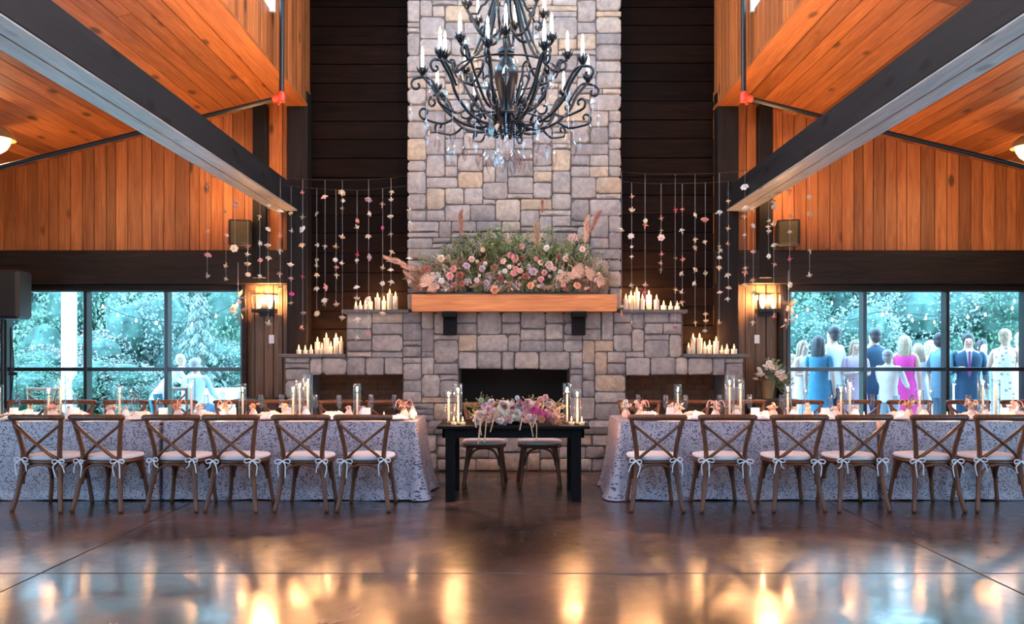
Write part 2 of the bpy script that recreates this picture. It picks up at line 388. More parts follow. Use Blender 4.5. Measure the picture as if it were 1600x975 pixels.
ORD = ['first', 'second', 'third', 'fourth', 'fifth', 'sixth', 'seventh', 'eighth', 'ninth', 'tenth', 'eleventh', 'twelfth', 'thirteenth', 'fourteenth', 'fifteenth', 'sixteenth', 'seventeenth', 'eighteenth', 'nineteenth', 'twentieth']
# ============================================================ STRUCTURE
DW = 10.7                    # back wall
WX = 7.6
# floor: concrete slabs with saw-cut joints
fl = MB().box(-WX, WX, -4, 11.0, -.12, -.03).build('floor', 'mortar', smooth=False); tag(fl, kind='structure')
xs = [-WX, -3.08, 3.05, WX]; ys = [-4, 5.2, 11.0]
for i in range(3):
    for j in range(2):
        g = .006
        cbox('concrete_slab', xs[i] + g, xs[i + 1] - g, ys[j] + g, ys[j + 1] - g, -.03, 0, 'floor_concrete', fl, .003)
# ---- dark boarded back wall either side of the chimney
def back_wall(name, x0, x1):
    r = MB().box(x0, x1, DW + .03, DW + .2, 0, 7.6).build(name, 'soot', smooth=False); tag(r, kind='structure')
    z = 0.0
    while z < 7.5:
        h = .255 + rnd.uniform(-.012, .012)
        d = rnd.uniform(0, .012)
        cbox('plank', x0, x1, DW - d, DW + .03, z + .004, z + h - .004, 'dark_plank', r, .006)
        z += h
    return r
back_wall('wall_back_left', PX(486, DW) - .05, PX(803, DW) - .002)
back_wall('wall_back_right', PX(803, DW) + .002, PX(1114, DW) + .05)
# ---- window walls: boards above header, header beam, brown panels, windows
SL = .247; XI = 2.98; ZI = 4.83
def ceil_z(x): return ZI - SL * (abs(x) - XI)
ZH1 = PZ(393, DW); ZH0 = PZ(445, DW)
for s, side in ((-1, 'left'), (1, 'right')):
    xin = PX(486, DW) if s < 0 else PX(1114, DW)
    xw = PX(384, DW) if s < 0 else PX(1230, DW)     # window edge
    wall = MB().box(min(xin, s * WX), max(xin, s * WX), DW + .06, DW + .2, ZH1, 5.2).build('wall_front_' + side, 'mortar', smooth=False); tag(wall, kind='structure')
    x = abs(xin); 
    while x < WX:
        wd = rnd.choice((.13, .16, .16, .19)); x1 = min(x + wd, WX)
        zt0, zt1 = ceil_z(x) + .03, ceil_z(x1) + .03
        a, b = (x + .003) * s, (x1 - .003) * s
        y0 = DW + rnd.uniform(-.004, .004); cz = (ZH1 + zt1) / 2; cxm = (a + b) / 2
        m_ = MB()
        vs = [(a - cxm, 0, ZH1 - cz), (b - cxm, 0, ZH1 - cz), (b - cxm, 0, zt1 - cz), (a - cxm, 0, zt0 - cz)]
        ins = .004 * s
        fr = [(vs[0][0] + ins, -.008, vs[0][2] + .002), (vs[1][0] - ins, -.008, vs[1][2] + .002), (vs[2][0] - ins, -.008, vs[2][2] - .002), (vs[3][0] + ins, -.008, vs[3][2] - .002)]
        bk = [(v[0], .06, v[2]) for v in vs]
        fs = [(4, 5, 6, 7)] + [(i, (i + 1) % 4, 4 + (i + 1) % 4, 4 + i) for i in range(4)] + [(8 + i, 8 + (i + 1) % 4, (i + 1) % 4, i) for i in range(4)]
        if s < 0: fs = [tuple(reversed(f)) for f in fs]
        m_.add(vs + fr + bk, fs).build('plank', 'pine_z', wall, False, (cxm, y0, cz))
        x = x1
    # header beam over the windows
    hb = cbox('trim_header_' + side, min(xin, s * WX), max(xin, s * WX), DW - .14, DW + .05, ZH0, ZH1, 'header_timber', None, .01); tag(hb, kind='structure')
    hb2 = cbox('trim_lintel_' + side, min(xw, s * WX), max(xw, s * WX), DW - .06, DW + .08, PZ(455, DW), ZH0, 'header_timber', None, .008); tag(hb2, kind='structure')
    # brown boarded panel between window and chimney wall
    pw = MB().box(min(xin, xw), max(xin, xw), DW + .05, DW + .2, 0, ZH0).build('wall_panel_' + side, 'mortar', smooth=False); tag(pw, kind='structure')
    n = 7; a0, a1 = min(xin, xw), max(xin, xw)
    for i in range(n):
        u0 = a0 + (a1 - a0) * i / n; u1 = a0 + (a1 - a0) * (i + 1) / n
        cbox('plank', u0 + .003, u1 - .003, DW - rnd.uniform(0, .02), DW + .05, 0, ZH0, 'brown_panel', pw, .006)
    # dark posts
    def post(px0, px1, yb, yt, d0, nm, mat='dark_timber'):
        if s > 0: px0, px1 = 1602 - px1, 1602 - px0
        o = cbox(nm, PX(px0, DW), PX(px1, DW), d0, DW, (0 if yb is None else PZ(yb, DW)), PZ(yt, DW), mat, None, .008); tag(o, kind='structure')
    post(455, 487, None, 150, DW - .22, 'corner_post')
    post(400, 421, 436, 168, DW - .15, 'wall_post')
    post(381, 388, None, 445, DW - .10, 'window_post', 'header_timber')
    # ---- window
    win = empty('window_1' if s < 0 else 'window_2', ((xw + s * WX) / 2, DW + .05, 0)); tag(win, kind='structure')
    L = win.location
    ztop = PZ(456, DW); zbar = PZ(577, DW)
    ed = [abs(xw)]
    lines = [379, 260, 134, 9, -116] if s < 0 else [1232, 1351, 1480, 1603, 1728]
    fx = [PX(p, DW) for p in lines]
    hw = .05
    def fbox(x0, x1, y0, y1, z0, z1, nm='mullion', mat='frame_metal'):
        o = cbox(nm, x0, x1, y0, y1, z0, z1, mat, None, .004); o.location -= L; o.parent = win; return o
    for k, q in enumerate(fx): fbox(q - hw / 2, q + hw / 2, DW - .02, DW + .12, .06, ztop)
    for nm, z0, z1 in (('top_rail', ztop, ztop + .045), ('middle_rail', zbar - .025, zbar + .025), ('bottom_rail', 0.0, .06)):
        fbox(min(fx[0], fx[-1]) - hw/2, max(fx[0], fx[-1]) + hw/2, DW - .01 , DW + .11, z0, z1, nm)
    for k in range(len(fx) - 1):
        a, b = sorted((fx[k], fx[k + 1]))
        for z0, z1 in ((.06, zbar - .025), (zbar + .025, ztop)):
            fbox(a + hw / 2, b - hw / 2, DW + .05, DW + .056, z0, z1, 'pane', 'window_glass')
    # wall piece beyond window
    a, b = sorted((fx[-1] + s * hw / 2, s * WX))
    if b - a > .02:
        o = cbox('wall_end_' + side, a, b, DW - .02, DW + .2, 0, ZH0, 'header_timber', None, .004); tag(o, kind='structure')
    # ---- side wall, out of frame
    o = MB().box(min(s * WX, s * (WX + .15)), max(s * WX, s * (WX + .15)), -4, DW + .2, 0, 4.2).build('wall_' + side, 'brown_panel', smooth=False); tag(o, kind='structure')
    # ---- sloping boarded ceiling
    ce = empty('ceiling_' + side); tag(ce, kind='structure')
    ang = math.atan(SL); wid = .155 / math.cos(0)
    x = XI - .05; cosA = math.cos(ang)
    while x < WX + .1:
        wd = rnd.choice((.15, .19, .19, .24)); xm = x + wd * cosA / 2
        zc = ceil_z(xm) + .02 / cosA
        # each run made of two boards end to end
        cut = rnd.uniform(3, 8.5); yy = [-4, cut, DW + .02] 
        for j in range(2):
            MB().box(-wd / 2 + .002, wd / 2 - .002, -(yy[j + 1] - yy[j]) / 2 + .002, (yy[j + 1] - yy[j]) / 2 - .002, -.02 - rnd.uniform(0, .004), .02, ch=.004).build('ceiling_board', 'pine_y', ce, False, (s * xm, (yy[j] + yy[j + 1]) / 2, zc), (0, s * ang, 0))
        x += wd * cosA
    MB().box(-(WX + .2 - XI + .1) / 2 / cosA, (WX + .2 - XI + .1) / 2 / cosA, -7.4, 7.4, .03, .08).build('ceiling_deck', 'soot', ce, False, (s * (WX + .2 + XI - .1) / 2, 3.4, ceil_z((WX + .2 + XI - .1) / 2) + .0), (0, s * ang, 0))
    # ---- roof lantern side: boarded box with fascia
    XB = 2.71; zb = 4.70
    lw = MB().box(min(s * (XB + .03), s * XI), max(s * (XB + .03), s * XI), -4, DW, zb + .02, 5.25).build('wall_lantern_' + side, 'soot', smooth=False); tag(lw, kind='structure')
    cbox('fascia', min(s * (XB - .015), s * XI), max(s * (XB - .015), s * XI), -4, DW - .02, zb - .02, zb + .02, 'pine_y', lw, .004)
    y = DW - .02
    while y > -3.9:
        wd = rnd.choice((.13, .15, .18)); y0 = y - wd
        top = 7.4 if y0 > 8.95 else 5.29
        cbox('plank', min(s * XB, s * (XB + .03)), max(s * XB, s * (XB + .03)), y0 + .002, y - .002, zb + .02, top, 'pine_z', lw, .004)
        y = y0
    o = cbox('lantern_pier', min(s * (XB + .03), s * XI), max(s * (XB + .03), s * XI), 8.97, DW + .15, 4.72, 7.4, 'pine_z', lw, .004)
    # clerestory windows
    cw = empty('window_3' if s < 0 else 'window_4', (s * XB, 2.5, 5.25)); tag(cw, kind='structure')
    for k in range(5):
        ya = 8.95 - k * 2.5; o = cbox('mullion', s * XB - .04, s * XB + .06, ya - .05, ya + .0, 5.25, 7.4, 'plaster_white', None, .004); o.location -= cw.location; o.parent = cw
        o = cbox('pane', s * XB - .003, s * XB + .003, ya - 2.5, ya - .05, 5.29, 7.4, 'window_glass', None, .001); o.location -= cw.location; o.parent = cw
    # ---- long dark beam
    bm_ = empty('ceiling_beam', (s * 2.99, 3.3, 3.45)); tag(bm_, kind='structure')
    z0, z1 = 3.30, 3.60; xa, xb = 2.82, 3.155; mid = 2.99
    for k, (u0, u1) in enumerate(((xa, mid - .004), (mid + .004, xb))):
        o = cbox('beam_ply', min(s * u0, s * u1), max(s * u0, s * u1), -3.9, DW - .10, z0 + .02, z1, 'beam_timber', None, .003); o.location -= bm_.location; o.parent = bm_
        o = cbox('soffit_board', min(s * u0, s * u1) + .004, max(s * u0, s * u1) - .004, -3.9, DW - .104, z0 + .004 * k, z0 + .019, 'beam_soffit', None, .004); o.location -= bm_.location; o.parent = bm_
# ---- lantern roof and back gable (above the frame)
o = MB().box(-XI, XI, -4, DW + .2, 7.4, 7.6).build('ceiling', 'pine_y', smooth=False); tag(o, kind='structure')
o = MB().box(-WX, WX, -4.15, -4.0, 0, 7.6).build('wall_rear', 'brown_panel', smooth=False); tag(o, kind='structure')

# ============================================================ FIREPLACE AND CHIMNEY
DF = 10.1; XC = PX(803.5, DF)
def stone_mesh(w_, h_, d, seed):
    r = random.Random(seed); hw, hh = w_ / 2 - .005, h_ / 2 - .005
    c = min(hw, hh) * r.uniform(.18, .45); pts = []
    for sx, sy in ((1, 1), (-1, 1), (-1, -1), (1, -1)):
        c1 = c * r.uniform(.4, 1.3); c2 = c * r.uniform(.4, 1.3)
        a = (sx * (hw + r.uniform(-.006, .003)), sy * (hh - c1)); b = (sx * (hw - c2), sy * (hh + r.uniform(-.006, .003)))
        pts += [a, b] if sx * sy > 0 else [b, a]
    n = len(pts); vs = []
    for p in pts: vs.append((p[0], .05, p[1]))
    for p in pts: vs.append((p[0], -d * .55, p[1]))
    k = 1 - .014 / min(hw, hh) * .9
    for p in pts: vs.append((p[0] * k, -d + r.uniform(-.004, .004), p[1] * k))
    vs.append((r.uniform(-.02, .02), -d - r.uniform(.0, .010), r.uniform(-.02, .02)))
    fs = []
    for a in (0, n):
        for i in range(n):
            j = (i + 1) % n; fs.append((a + i, a + n + i, a + n + j, a + j))
    for i in range(n): fs.append((2 * n + i, 3 * n, 2 * n + (i + 1) % n))
    return vs, fs
scount = [0]
def put_stone(parent, x0, x1, z0, z1, y, d=None, rotz=0):
    scount[0] += 1
    vs, fs = stone_mesh(x1 - x0, z1 - z0, d if d else rnd.uniform(.018, .04), scount[0])
    m_ = MB().add(vs, fs); o = m_.build('stone', 'stone', parent, True, (0, 0, 0)); o.location = (((x0 + x1) / 2), y, (z0 + z1) / 2); o.rotation_euler = (0, 0, rotz)
    return o
def pack(parent, x0, z0, nx, nz, u, v, ok, y, seed, wmax=5, hs=(1, 2, 2, 3, 3, 4)):
    r = random.Random(seed); occ = [[not ok(i, j) for i in range(nx)] for j in range(nz)]
    for j in range(nz):
        for i in range(nx):
            if occ[j][i]: continue
            W = r.choice((2, 3, 3, 4, 4, 5)); Hh = r.choice(hs)
            if W * Hh < 5: W += 1
            w_ = 0
            while w_ < W and i + w_ < nx and not occ[j][i + w_]: w_ += 1
            # avoid leaving one cell slivers
            if i + w_ < nx and not occ[j][i + w_] and (i + w_ + 1 >= nx or occ[j][i + w_ + 1]): w_ += 1
            h_ = 1
            while h_ < Hh and j + h_ < nz and all(not occ[j + h_][i + q] for q in range(w_)): h_ += 1
            if j + h_ < nz and j + h_ + 1 >= nz and all(not occ[j + h_][i + q] for q in range(w_)): h_ += 1
            for a in range(h_):
                for b_ in range(w_): occ[j + a][i + b_] = True
            put_stone(parent, x0 + i * u, x0 + (i + w_) * u, z0 + j * v, z0 + (j + h_) * v, y)
zL1 = PZ(484, DF) ; zL2 = PZ(553, DF)        # tops of the two ledges
xc0, xc1 = PX(636.5, DF), PX(970.5, DF)
ch = MB().box(xc0 + .03, xc1 - .03, DF, DW - .02, zL1, 7.39).build('chimney', 'mortar', smooth=False)
tag(ch, 'tall chimney breast of grey and tan squared stones above the timber mantel', 'chimney')
u = (xc1 - xc0) / 34; nz = 62; v = (7.3 - zL1) / 76
pack(ch, xc0, zL1, 34, 66, u, v, lambda i, j: True, DF, 3)
# lower fireplace
fp = empty('fireplace', (0, 0, 0)); tag(fp, 'wide stepped stone fireplace with three openings and slate ledges', 'fireplace')
x1a, x1b = PX(539, DF), PX(1069, DF); x2a, x2b = PX(446, DF), PX(1161, DF)
capt = .045
op = [(PX(487, DF), PX(632, DF), PZ(582, DF)), (PX(712, DF), PX(895, DF), PZ(577, DF)), (PX(978, DF), PX(1131, DF), PZ(582, DF))]
nX = 74; u = (x2b - x2a) / nX; v = .071; nZ1 = round((zL2 - capt) / v); v = (zL2 - capt) / nZ1; 
nZ2 = int(round((zL1 - capt) / v))
x2b_ = x2b
ops = []
for a, b, zt in op:
    ops.append((round((a - x2a) / u), round((b - x2a) / u), round(zt / v)))
is0, is1 = round((x1a - x2a) / u), round((x1b - x2a) / u)
def okf(i, j):
    if j >= nZ1 and not (is0 <= i < is1): return False
    if j >= nZ1 + 0 and j >= nZ2: return False
    for a, b, t_ in ops:
        if a <= i < b and j < t_ + 3: return False       # opening + row of standing lintel stones
    return True
hearth_top = .50; jh = int(hearth_top / v)
pack(fp, x2a, 0, nX, nZ2, u, v, lambda i, j: okf(i, j) and j >= jh - 1, DF, 11)
for a, b, t_ in ops:       # lintel stones stood on end
    i = a
    while i < b:
        w_ = min(rnd.choice((2, 3, 3, 4)), b - i)
        if b - i - w_ == 1: w_ += 1
        if b - i - w_ < 0: w_ = b - i
        put_stone(fp, x2a + i * u, x2a + (i + w_) * u, t_ * v - rnd.uniform(0, .02), (t_ + 3) * v, DF - .01, .04)
        i += w_
core = MB()
xo = [x2a + .02] + sum([[x2a + a * u, x2a + b * u] for a, b, _ in ops], []) + [x2b - .02]
for k in range(0, len(xo), 2): core.box(xo[k], xo[k + 1], DF, DW - .02, 0, zL2 - capt)
for a, b, t_ in ops: core.box(x2a + a * u, x2a + b * u, DF, DW - .02, t_ * v, zL2 - capt)
core.box(x1a + .02, x1b - .02, DF, DW - .02, zL2 - capt, zL1 - capt)
core.build('masonry_core', 'mortar', fp, False)
nb = MB()
for k, (a, b, t_) in enumerate(ops):
    m_ = MB().box(x2a + a * u, x2a + b * u, DW - .06, DW - .02, 0, t_ * v)
    m_.build('firebox_back', 'soot' if k == 1 else 'firebrick', fp, False)
    if k != 1:
        # brick courses at the back of the niche
        z = hearth_top; rr = 0
        while z < t_ * v - .01:
            x = x2a + a * u + (0 if rr % 2 else -.11)
            while x < x2a + b * u:
                xa_, xb_ = max(x, x2a + a * u + .002), min(x + .215, x2a + b * u - .002)
                if xb_ - xa_ > .03: nb.box(xa_, xb_, DW - .075 - rnd.uniform(0, .006), DW - .06, z + .004, min(z + .07, t_ * v), ch=.003)
                x += .222
            z += .074; rr += 1
nbo = nb.build('niche_brick', 'firebrick', fp, False); nbo['kind'] = 'stuff'
# side faces of steps and ledge caps (slate slabs)
for nm, a, b, z in (('upper', PX(535, DF), PX(640, DF), zL1), ('upper', PX(967, DF), PX(1073, DF), zL1), ('lower', PX(438, DF), PX(541, DF), zL2), ('lower', PX(1067, DF), PX(1168, DF), zL2)):
    n = 3
    for k in range(n):
        cbox('slate_slab', a + (b - a) * k / n + .002, a + (b - a) * (k + 1) / n - .002, DF - .07 - rnd.uniform(0, .012), DW - .02, z - capt, z, 'slate', fp, .006)
# raised hearth in front
yh0 = 9.66
MB().box(x2a, x2b, yh0 + .03, DF + .01, 0, hearth_top - .05).build('hearth_core', 'mortar', fp, False)
MB().box(xo[3-2], xo[-2], DF, DW - .06, hearth_top - .04, hearth_top - .005).build('firebox_floor', 'slate', fp, False)
n = 9
for k in range(n):
    cbox('hearth_slab', x2a + (x2b - x2a) * k / n + .002, x2a + (x2b - x2a) * (k + 1) / n - .002, yh0 - .03 - rnd.uniform(0, .01), DF - .002, hearth_top - .05, hearth_top, 'slate', fp, .008)
pack(fp, x2a, 0, nX, 6, u, (hearth_top - .05) / 6, lambda i, j: True, yh0 + .03, 5, hs=(2, 2, 3))
# logs in the firebox
for k, (x, y, r_, L) in enumerate(((-.36, 10.4, .07, .5), (.24, 10.42, .07, .5), (-.04, 10.41, .06, .5))):
    z = hearth_top + r_ - .004 + (.0 if k < 2 else .135)
    o = MB().tube([(-L / 2, 0, 0), (-.1, .02, .01), (.1, -.01, 0), (L / 2, 0, .01)], [r_, r_ * 1.05, r_, r_ * .95], 12).build('firewood_log', 'bark', None, True, (XC + x, y, z), (0, 0, .08 * (k - 1)))
    tag(o, ['split log lying at the left of the dark centre firebox', 'split log lying at the right of the dark centre firebox', 'log resting on top of the other two in the centre firebox'][k], 'log', 'logs in the firebox')
# mantel beam on two brackets
mt = empty('mantel_shelf', (XC, 9.9, PZ(487, 9.85)), 0, 'thick honey-coloured timber mantel beam across the chimney', 'mantel')
m0, m1 = PX(643, 9.85), PX(964, 9.85); zt = PZ(460, 9.85); zb_ = PZ(487, 9.85)
o = cbox('mantel_beam', m0, m1, 9.84, DF - .05, zb_, zt, 'mantel_wood', None, .008); o.location -= mt.location; o.parent = mt
for px in (703, 904):
    o = MB().box(-.09, .09, -.20, 0, -.07, 0, ch=.006).box(-.085, .085, -.07, 0, -.29, -.07, ch=.006).build('bracket', 'black_wood', mt, False, (PX(px, 9.95) - mt.location.x, DF - .05 - mt.location.y, 0))
    o.location.y -= .04
# ============================================================ FIXTURES
# wall sconces
def sconce(px, py, side):
    D = DW - .02; c = P(px, py, D - .12)
    r = empty('wall_sconce', (c.x, D, c.z - .14), 0, 'glowing two-bulb wall sconce with dark metal tray on the brown panel, %s of the fireplace' % side, 'sconce', 'wall sconces')
    MB().box(-.10, .10, -.02, 0, -.06, .16, ch=.004).build('back_plate', 'black_metal', r, False)
    MB().box(-.15, .15, -.20, -.02, -.02, .0, ch=.004).box(-.15, .15, -.20, -.19, .0, .03).box(-.15, -.14, -.2, -.02, 0, .03).box(.14, .15, -.2, -.02, 0, .03).build('tray', 'black_metal', r, False)
    for x in (-.07, .07):
        MB().lathe([(.014, 0), (.016, .035), (.012, .04)], 10, Tm((x, -.11, 0))).build('socket', 'black_metal', r)
        MB().lathe([(.008, .04), (.024, .07), (.028, .10), (.018, .135), (.002, .15)], 12, Tm((x, -.11, 0))).build('bulb', 'sconce_glass', r)
        plight('sconce_light', (x, -.13, .16), 38, (1.0, .52, .22), .03, r)
    m_ = MB()
    for x in (-.145, .145):
        for y in (-.195, -.03): m_.box(x - .005, x + .005, y - .005, y + .005, .03, .22)
    m_.box(-.15, .15, -.2, -.19, .22, .23).box(-.15, .15, -.035, -.025, .22, .23).box(-.15, -.14, -.2, -.02, .22, .23).box(.14, .15, -.2, -.02, .22, .23)
    m_.build('cage_frame', 'black_metal', r, False)
    return r
sconce(413, 470, 'left'); sconce(1200, 470, 'right')
# light switches
for px, sd in ((424, 'left'), (1183, 'right')):
    c = P(px, 530, DW - .03)
    r = empty('light_switch', (c.x, DW - .02, c.z), 0, 'small white light switch plate on the brown panel, %s of the fireplace' % sd, 'switch', 'light switches')
    MB().box(-.035, .035, -.008, 0, -.058, .058, ch=.003).build('plate', 'paper', r, False)
    MB().box(-.011, .011, -.014, -.008, -.02, .02, ch=.002).build('toggle', 'ceramic_white', r, False)
# small wall speakers
for px, s in ((375, -1), (1232, 1)):
    c = P(px, 363, DW - .28)
    r = empty('wall_speaker', (c.x, c.y, c.z), -s * .25, 'small dark box loudspeaker with bronze grille on the %s pine wall' % ('left' if s < 0 else 'right'), 'speaker', 'wall speakers')
    MB().box(-.145, .145, 0, .20, -.17, .17, ch=.015).build('cabinet', 'speaker_black', r, False)
    MB().box(-.115, .115, -.012, 0, -.145, .145, ch=.004).build('grille', 'speaker_bronze', r, False)
    MB().tube([(0, .20, 0), (0, .27, 0)], .02, 8).build('bracket', 'black_metal', r)
# large PA speaker on a stand at the far left
Dp = 10.0
c0 = P(2, 460, Dp); r = empty('loudspeaker', (c0.x, Dp, 0), .12, 'large black loudspeaker on a pole at the left edge of the picture', 'speaker')
zc = c0.z
MB().box(-.28, .28, -.17, .20, zc - .31, zc + .30, ch=.03).build('cabinet', 'speaker_black', r, False)
MB().box(-.25, .25, -.185, -.17, zc - .28, zc + .27, ch=.006).build('grille', 'speaker_black', r, False)
MB().box(.035, .06, -.19, -.183, zc - .262, zc - .235, ch=.002).build('badge', 'paper', r, False)
MB().tube([(0, .02, .25), (0, .02, zc - .3)], .02, 10).build('pole', 'black_metal', r)
for k in range(3):
    a = k * 2 * PI / 3 + .5
    MB().tube([(0, .02, .75), (.22 * math.cos(a), .02 + .22 * math.sin(a), .36), (.42 * math.cos(a), .02 + .42 * math.sin(a), .015)], .014, 8).build('leg', 'black_metal', r)
# microphone stand beside it
r = empty('microphone_stand', (PX(17, 9.75), 9.75, 0), 0, 'thin black microphone stand with a curved cable in front of the left window', 'stand')
MB().tube([(0, 0, .02), (0, 0, 1.75)], .011, 8).build('pole', 'black_metal', r)
MB().lathe([(.14, 0), (.14, .015), (.02, .03)], 20).build('base', 'black_metal', r)
MB().tube(bez([(0, 0, 1.75), (.02, -.02, 1.6), (.045, -.02, 1.35), (.03, -.02, 1.05), (-.02, -.01, .8)]), .008, 6).build('cable', 'black_metal', r)
MB().box(-.02, .08, -.02, .01, 1.16, 1.20, ch=.004).tube([(.07, 0, 1.18), (.07, 0, .82)], .004, 6).build('clamp', 'black_metal', r, False)
# sprinkler pipes: vertical drop, red fitting, sloping branch
for s in (-1, 1):
    D = 8.9; q = (lambda x: x) if s < 0 else (lambda x: 1602 - x)
    a = P(q(440), 152, D)
    r = empty('sprinkler_pipe', a, 0, 'black pipe dropping to a red fitting and running along the slope of the %s ceiling' % ('left' if s < 0 else 'right'), 'pipe', 'sprinkler pipes')
    b = P(q(441), -90, D) - a; MB().tube([(0, 0, 0), tuple(b)], .028, 10).build('drop_pipe', 'black_metal', r)
    e = P(q(-60), 276, D) - a; MB().tube([(0, 0, 0), tuple(e)], .026, 10).build('branch_pipe', 'black_metal', r)
    MB().lathe([(.0, -.05), (.04, -.05), (.045, -.02), (.045, .04), (.036, .06), (0, .06)], 12).tube([(0, 0, 0), tuple(e.normalized() * .10)], .04, 10).ball((0, -.03, -.055), .022, 8).ball((.03 * s, 0, -.07), .018, 8).build('fitting', 'red_metal', r)
# pendant dome lights at both picture edges
def dome(x, y, label):
    z = ceil_z(x) - .13
    r = empty('dome_light', (x, y, z), 0, label, 'lamp', 'dome lights under the side ceilings')
    MB().tube([(0, 0, .08), (0, 0, -.02)], .02, 8).build('stem', 'black_metal', r)
    MB().lathe([(.02, 0), (.10, -.02), (.17, -.08), (.20, -.15), (.195, -.15), (.165, -.085), (.09, -.03), (.0, -.015)], 24, cap=False).build('shade', 'gold_pot', r)
    MB().lathe([(0, -.31), (.05, -.30), (.10, -.26), (.135, -.20), (.15, -.13), (.0, -.12)], 20).build('globe', 'bulb_warm', r)
    plight('side_ceiling_light', (0, 0, -.36), 36, (1.0, .60, .28), .10, r)
for s, nm in ((-1, 'left'), (1, 'right')):
    dome(-5.83 if s < 0 else 5.98, 9.0 if s < 0 else 9.2, 'round dome lamp with a glowing warm globe at the %s edge of the picture' % nm)
    for y in (5.0, 1.5): plight('side_ceiling_light', (s * 5.6, y, 3.6), 36, (1.0, .60, .28), .12)  # added unseen lamps nearer the viewer, warming the side ceilings

# ============================================================ CHANDELIER
Dc = 6.5; cc = P(791, 550, Dc); chand = empty('chandelier', (cc.x, Dc, 3.1), 0, 'large black wrought-iron chandelier with candle lamps and crystal drops hanging before the chimney', 'chandelier')
def spiral(cx_, cz, r0, r1, a0, a1, n=14):
    return [(cx_ + (r0 + (r1 - r0) * i / n) * math.cos(a0 + (a1 - a0) * i / n), 0, cz + (r0 + (r1 - r0) * i / n) * math.sin(a0 + (a1 - a0) * i / n)) for i in range(n + 1)]
# heights below are relative to z=3.1
body = MB().lathe([(0, .10), (.018, .12), (.03, .15), (.022, .18), (.05, .21), (.12, .235), (.135, .26), (.11, .29), (.06, .31), (.05, .36), (.065, .44), (.085, .52), (.10, .60), (.095, .66), (.06, .70), (.05, .74), (.075, .78), (.07, .81), (.03, .84), (.022, 1.0), (.035, 1.04), (.035, 1.08), (.018, 1.12), (.016, 2.2)], 18)
body.build('central_shaft', 'iron', chand)
m_ = MB()
for k in range(10):
    a = 2 * PI * k / 10
    m_.tube(bez([(.10, 0, .26), (.15, 0, .20), (.13, 0, .13), (.09, 0, .11), (.075, 0, .14)], 4), [.012] * 5 + [.009] * 12, 6, Matrix.Rotation(a, 4, 'Z'))
m_.build('bottom_leaves', 'iron', chand)
link('hanging_chain', MB().tube([(0, 0, 2.2), (0, 0, 4.28)], .012, 8).mesh('hanging_chain', 'iron'), chand)
cup_m = MB().lathe([(.008, -.03), (.020, -.022), (.024, -.005), (.034, .0), (.022, .006), (.026, .03)], 12)
for k in range(6):
    a = 2 * PI * k / 6; cup_m.tube([(.024, 0, .0), (.036, 0, .02), (.046, 0, .045)], [.010, .009, .003], 5, Matrix.Rotation(a, 4, 'Z'))
cup_m = cup_m.mesh('drip_cup', 'iron')
slv_m = MB().lathe([(.014, 0), (.0155, .01), (.015, .12), (.010, .125), (0, .126)], 10).mesh('candle_sleeve', 'sleeve_white')
blb_m = MB().lathe([(.006, .125), (.011, .142), (.010, .158), (.004, .178), (.0006, .19)], 8).mesh('flame_bulb', 'bulb_flame')
def arm(R, zc, kind):
    m_ = MB(); r_ = .0125
    if kind == 0:      # long low arm: from the hub sweeping low then up into a scroll under the cup
        main = bez([(.09, 0, .24), (.20, 0, .17), (.38, 0, .21), (.52, 0, .33), (R - .10, 0, zc - .15), (R - .02, 0, zc - .05), (R, 0, zc - .03)], 6)
        m_.tube(main, r_, 7)
        m_.tube(bez([(R - .16, 0, zc - .20), (R - .06, 0, zc - .05), (R + .05, 0, zc - .05)], 5) + spiral(R + .045, zc - .105, .055, .012, PI / 2, -1.35 * PI, 16), r_ * .85, 6)
        m_.tube(bez([(.42, 0, .24), (.52, 0, .19), (R - .02, 0, .22)], 4) + spiral(R - .02, .275, .055, .012, -PI / 2, 1.3 * PI, 14), r_ * .8, 6)
        m_.tube(spiral(.34, .285, .015, .06, .5 * PI, -1.0 * PI, 12) + [(.22, 0, .20)], r_ * .75, 6)
    elif kind == 1:    # arm springing from high on the shaft, plunging then rising
        main = bez([(.06, 0, 1.35), (.13, 0, 1.15), (.20, 0, .92), (.30, 0, .72), (.42, 0, .63), (R - .06, 0, zc - .06), (R, 0, zc - .03)], 6)
        m_.tube(main, r_, 7)
        m_.tube(bez([(.10, 0, .30), (.22, 0, .33), (.34, 0, .52), (R - .07, 0, zc - .03)], 5) + spiral(R - .055, zc - .085, .055, .012, PI / 2, -1.2 * PI, 14), r_ * .9, 6)
        m_.tube(spiral(.24, .62, .014, .06, -.2 * PI, 1.2 * PI, 12) + [(.15, 0, .48), (.085, 0, .34)], r_ * .75, 6)
    else:              # short upper arm
        main = bez([(.05, 0, .98), (.12, 0, .90), (.22, 0, .92), (R - .03, 0, zc - .08), (R, 0, zc - .03)], 6)
        m_.tube(main, r_, 7)
        m_.tube([(.05, 0, 1.55)] + bez([(.06, 0, 1.5), (.13, 0, 1.32), (.18, 0, 1.16), (R - .02, 0, zc + .0)], 4)[1:-3] + spiral(R - .06, zc - .10, .05, .012, PI * .7, -1.2 * PI, 12), r_ * .8, 6)
    return m_.mesh('arm', 'iron')
tiers = [(10, .68, .60, 0, .12), (8, .50, .76, 1, .0), (6, .33, 1.13, 2, .3)]
cr_m = MB().lathe([(0.001, 0), (.014, -.02), (.020, -.045), (.010, -.075), (.001, -.095)], 6, cap=False).mesh('pendalogue', 'crystal', False)
cr_b = MB()
for k in range(9): cr_b.ball((0, 0, -.010 - k * .017), (.0065, .0065, .0085), 6)
cr_b = cr_b.mesh('bead_string', 'crystal', False)
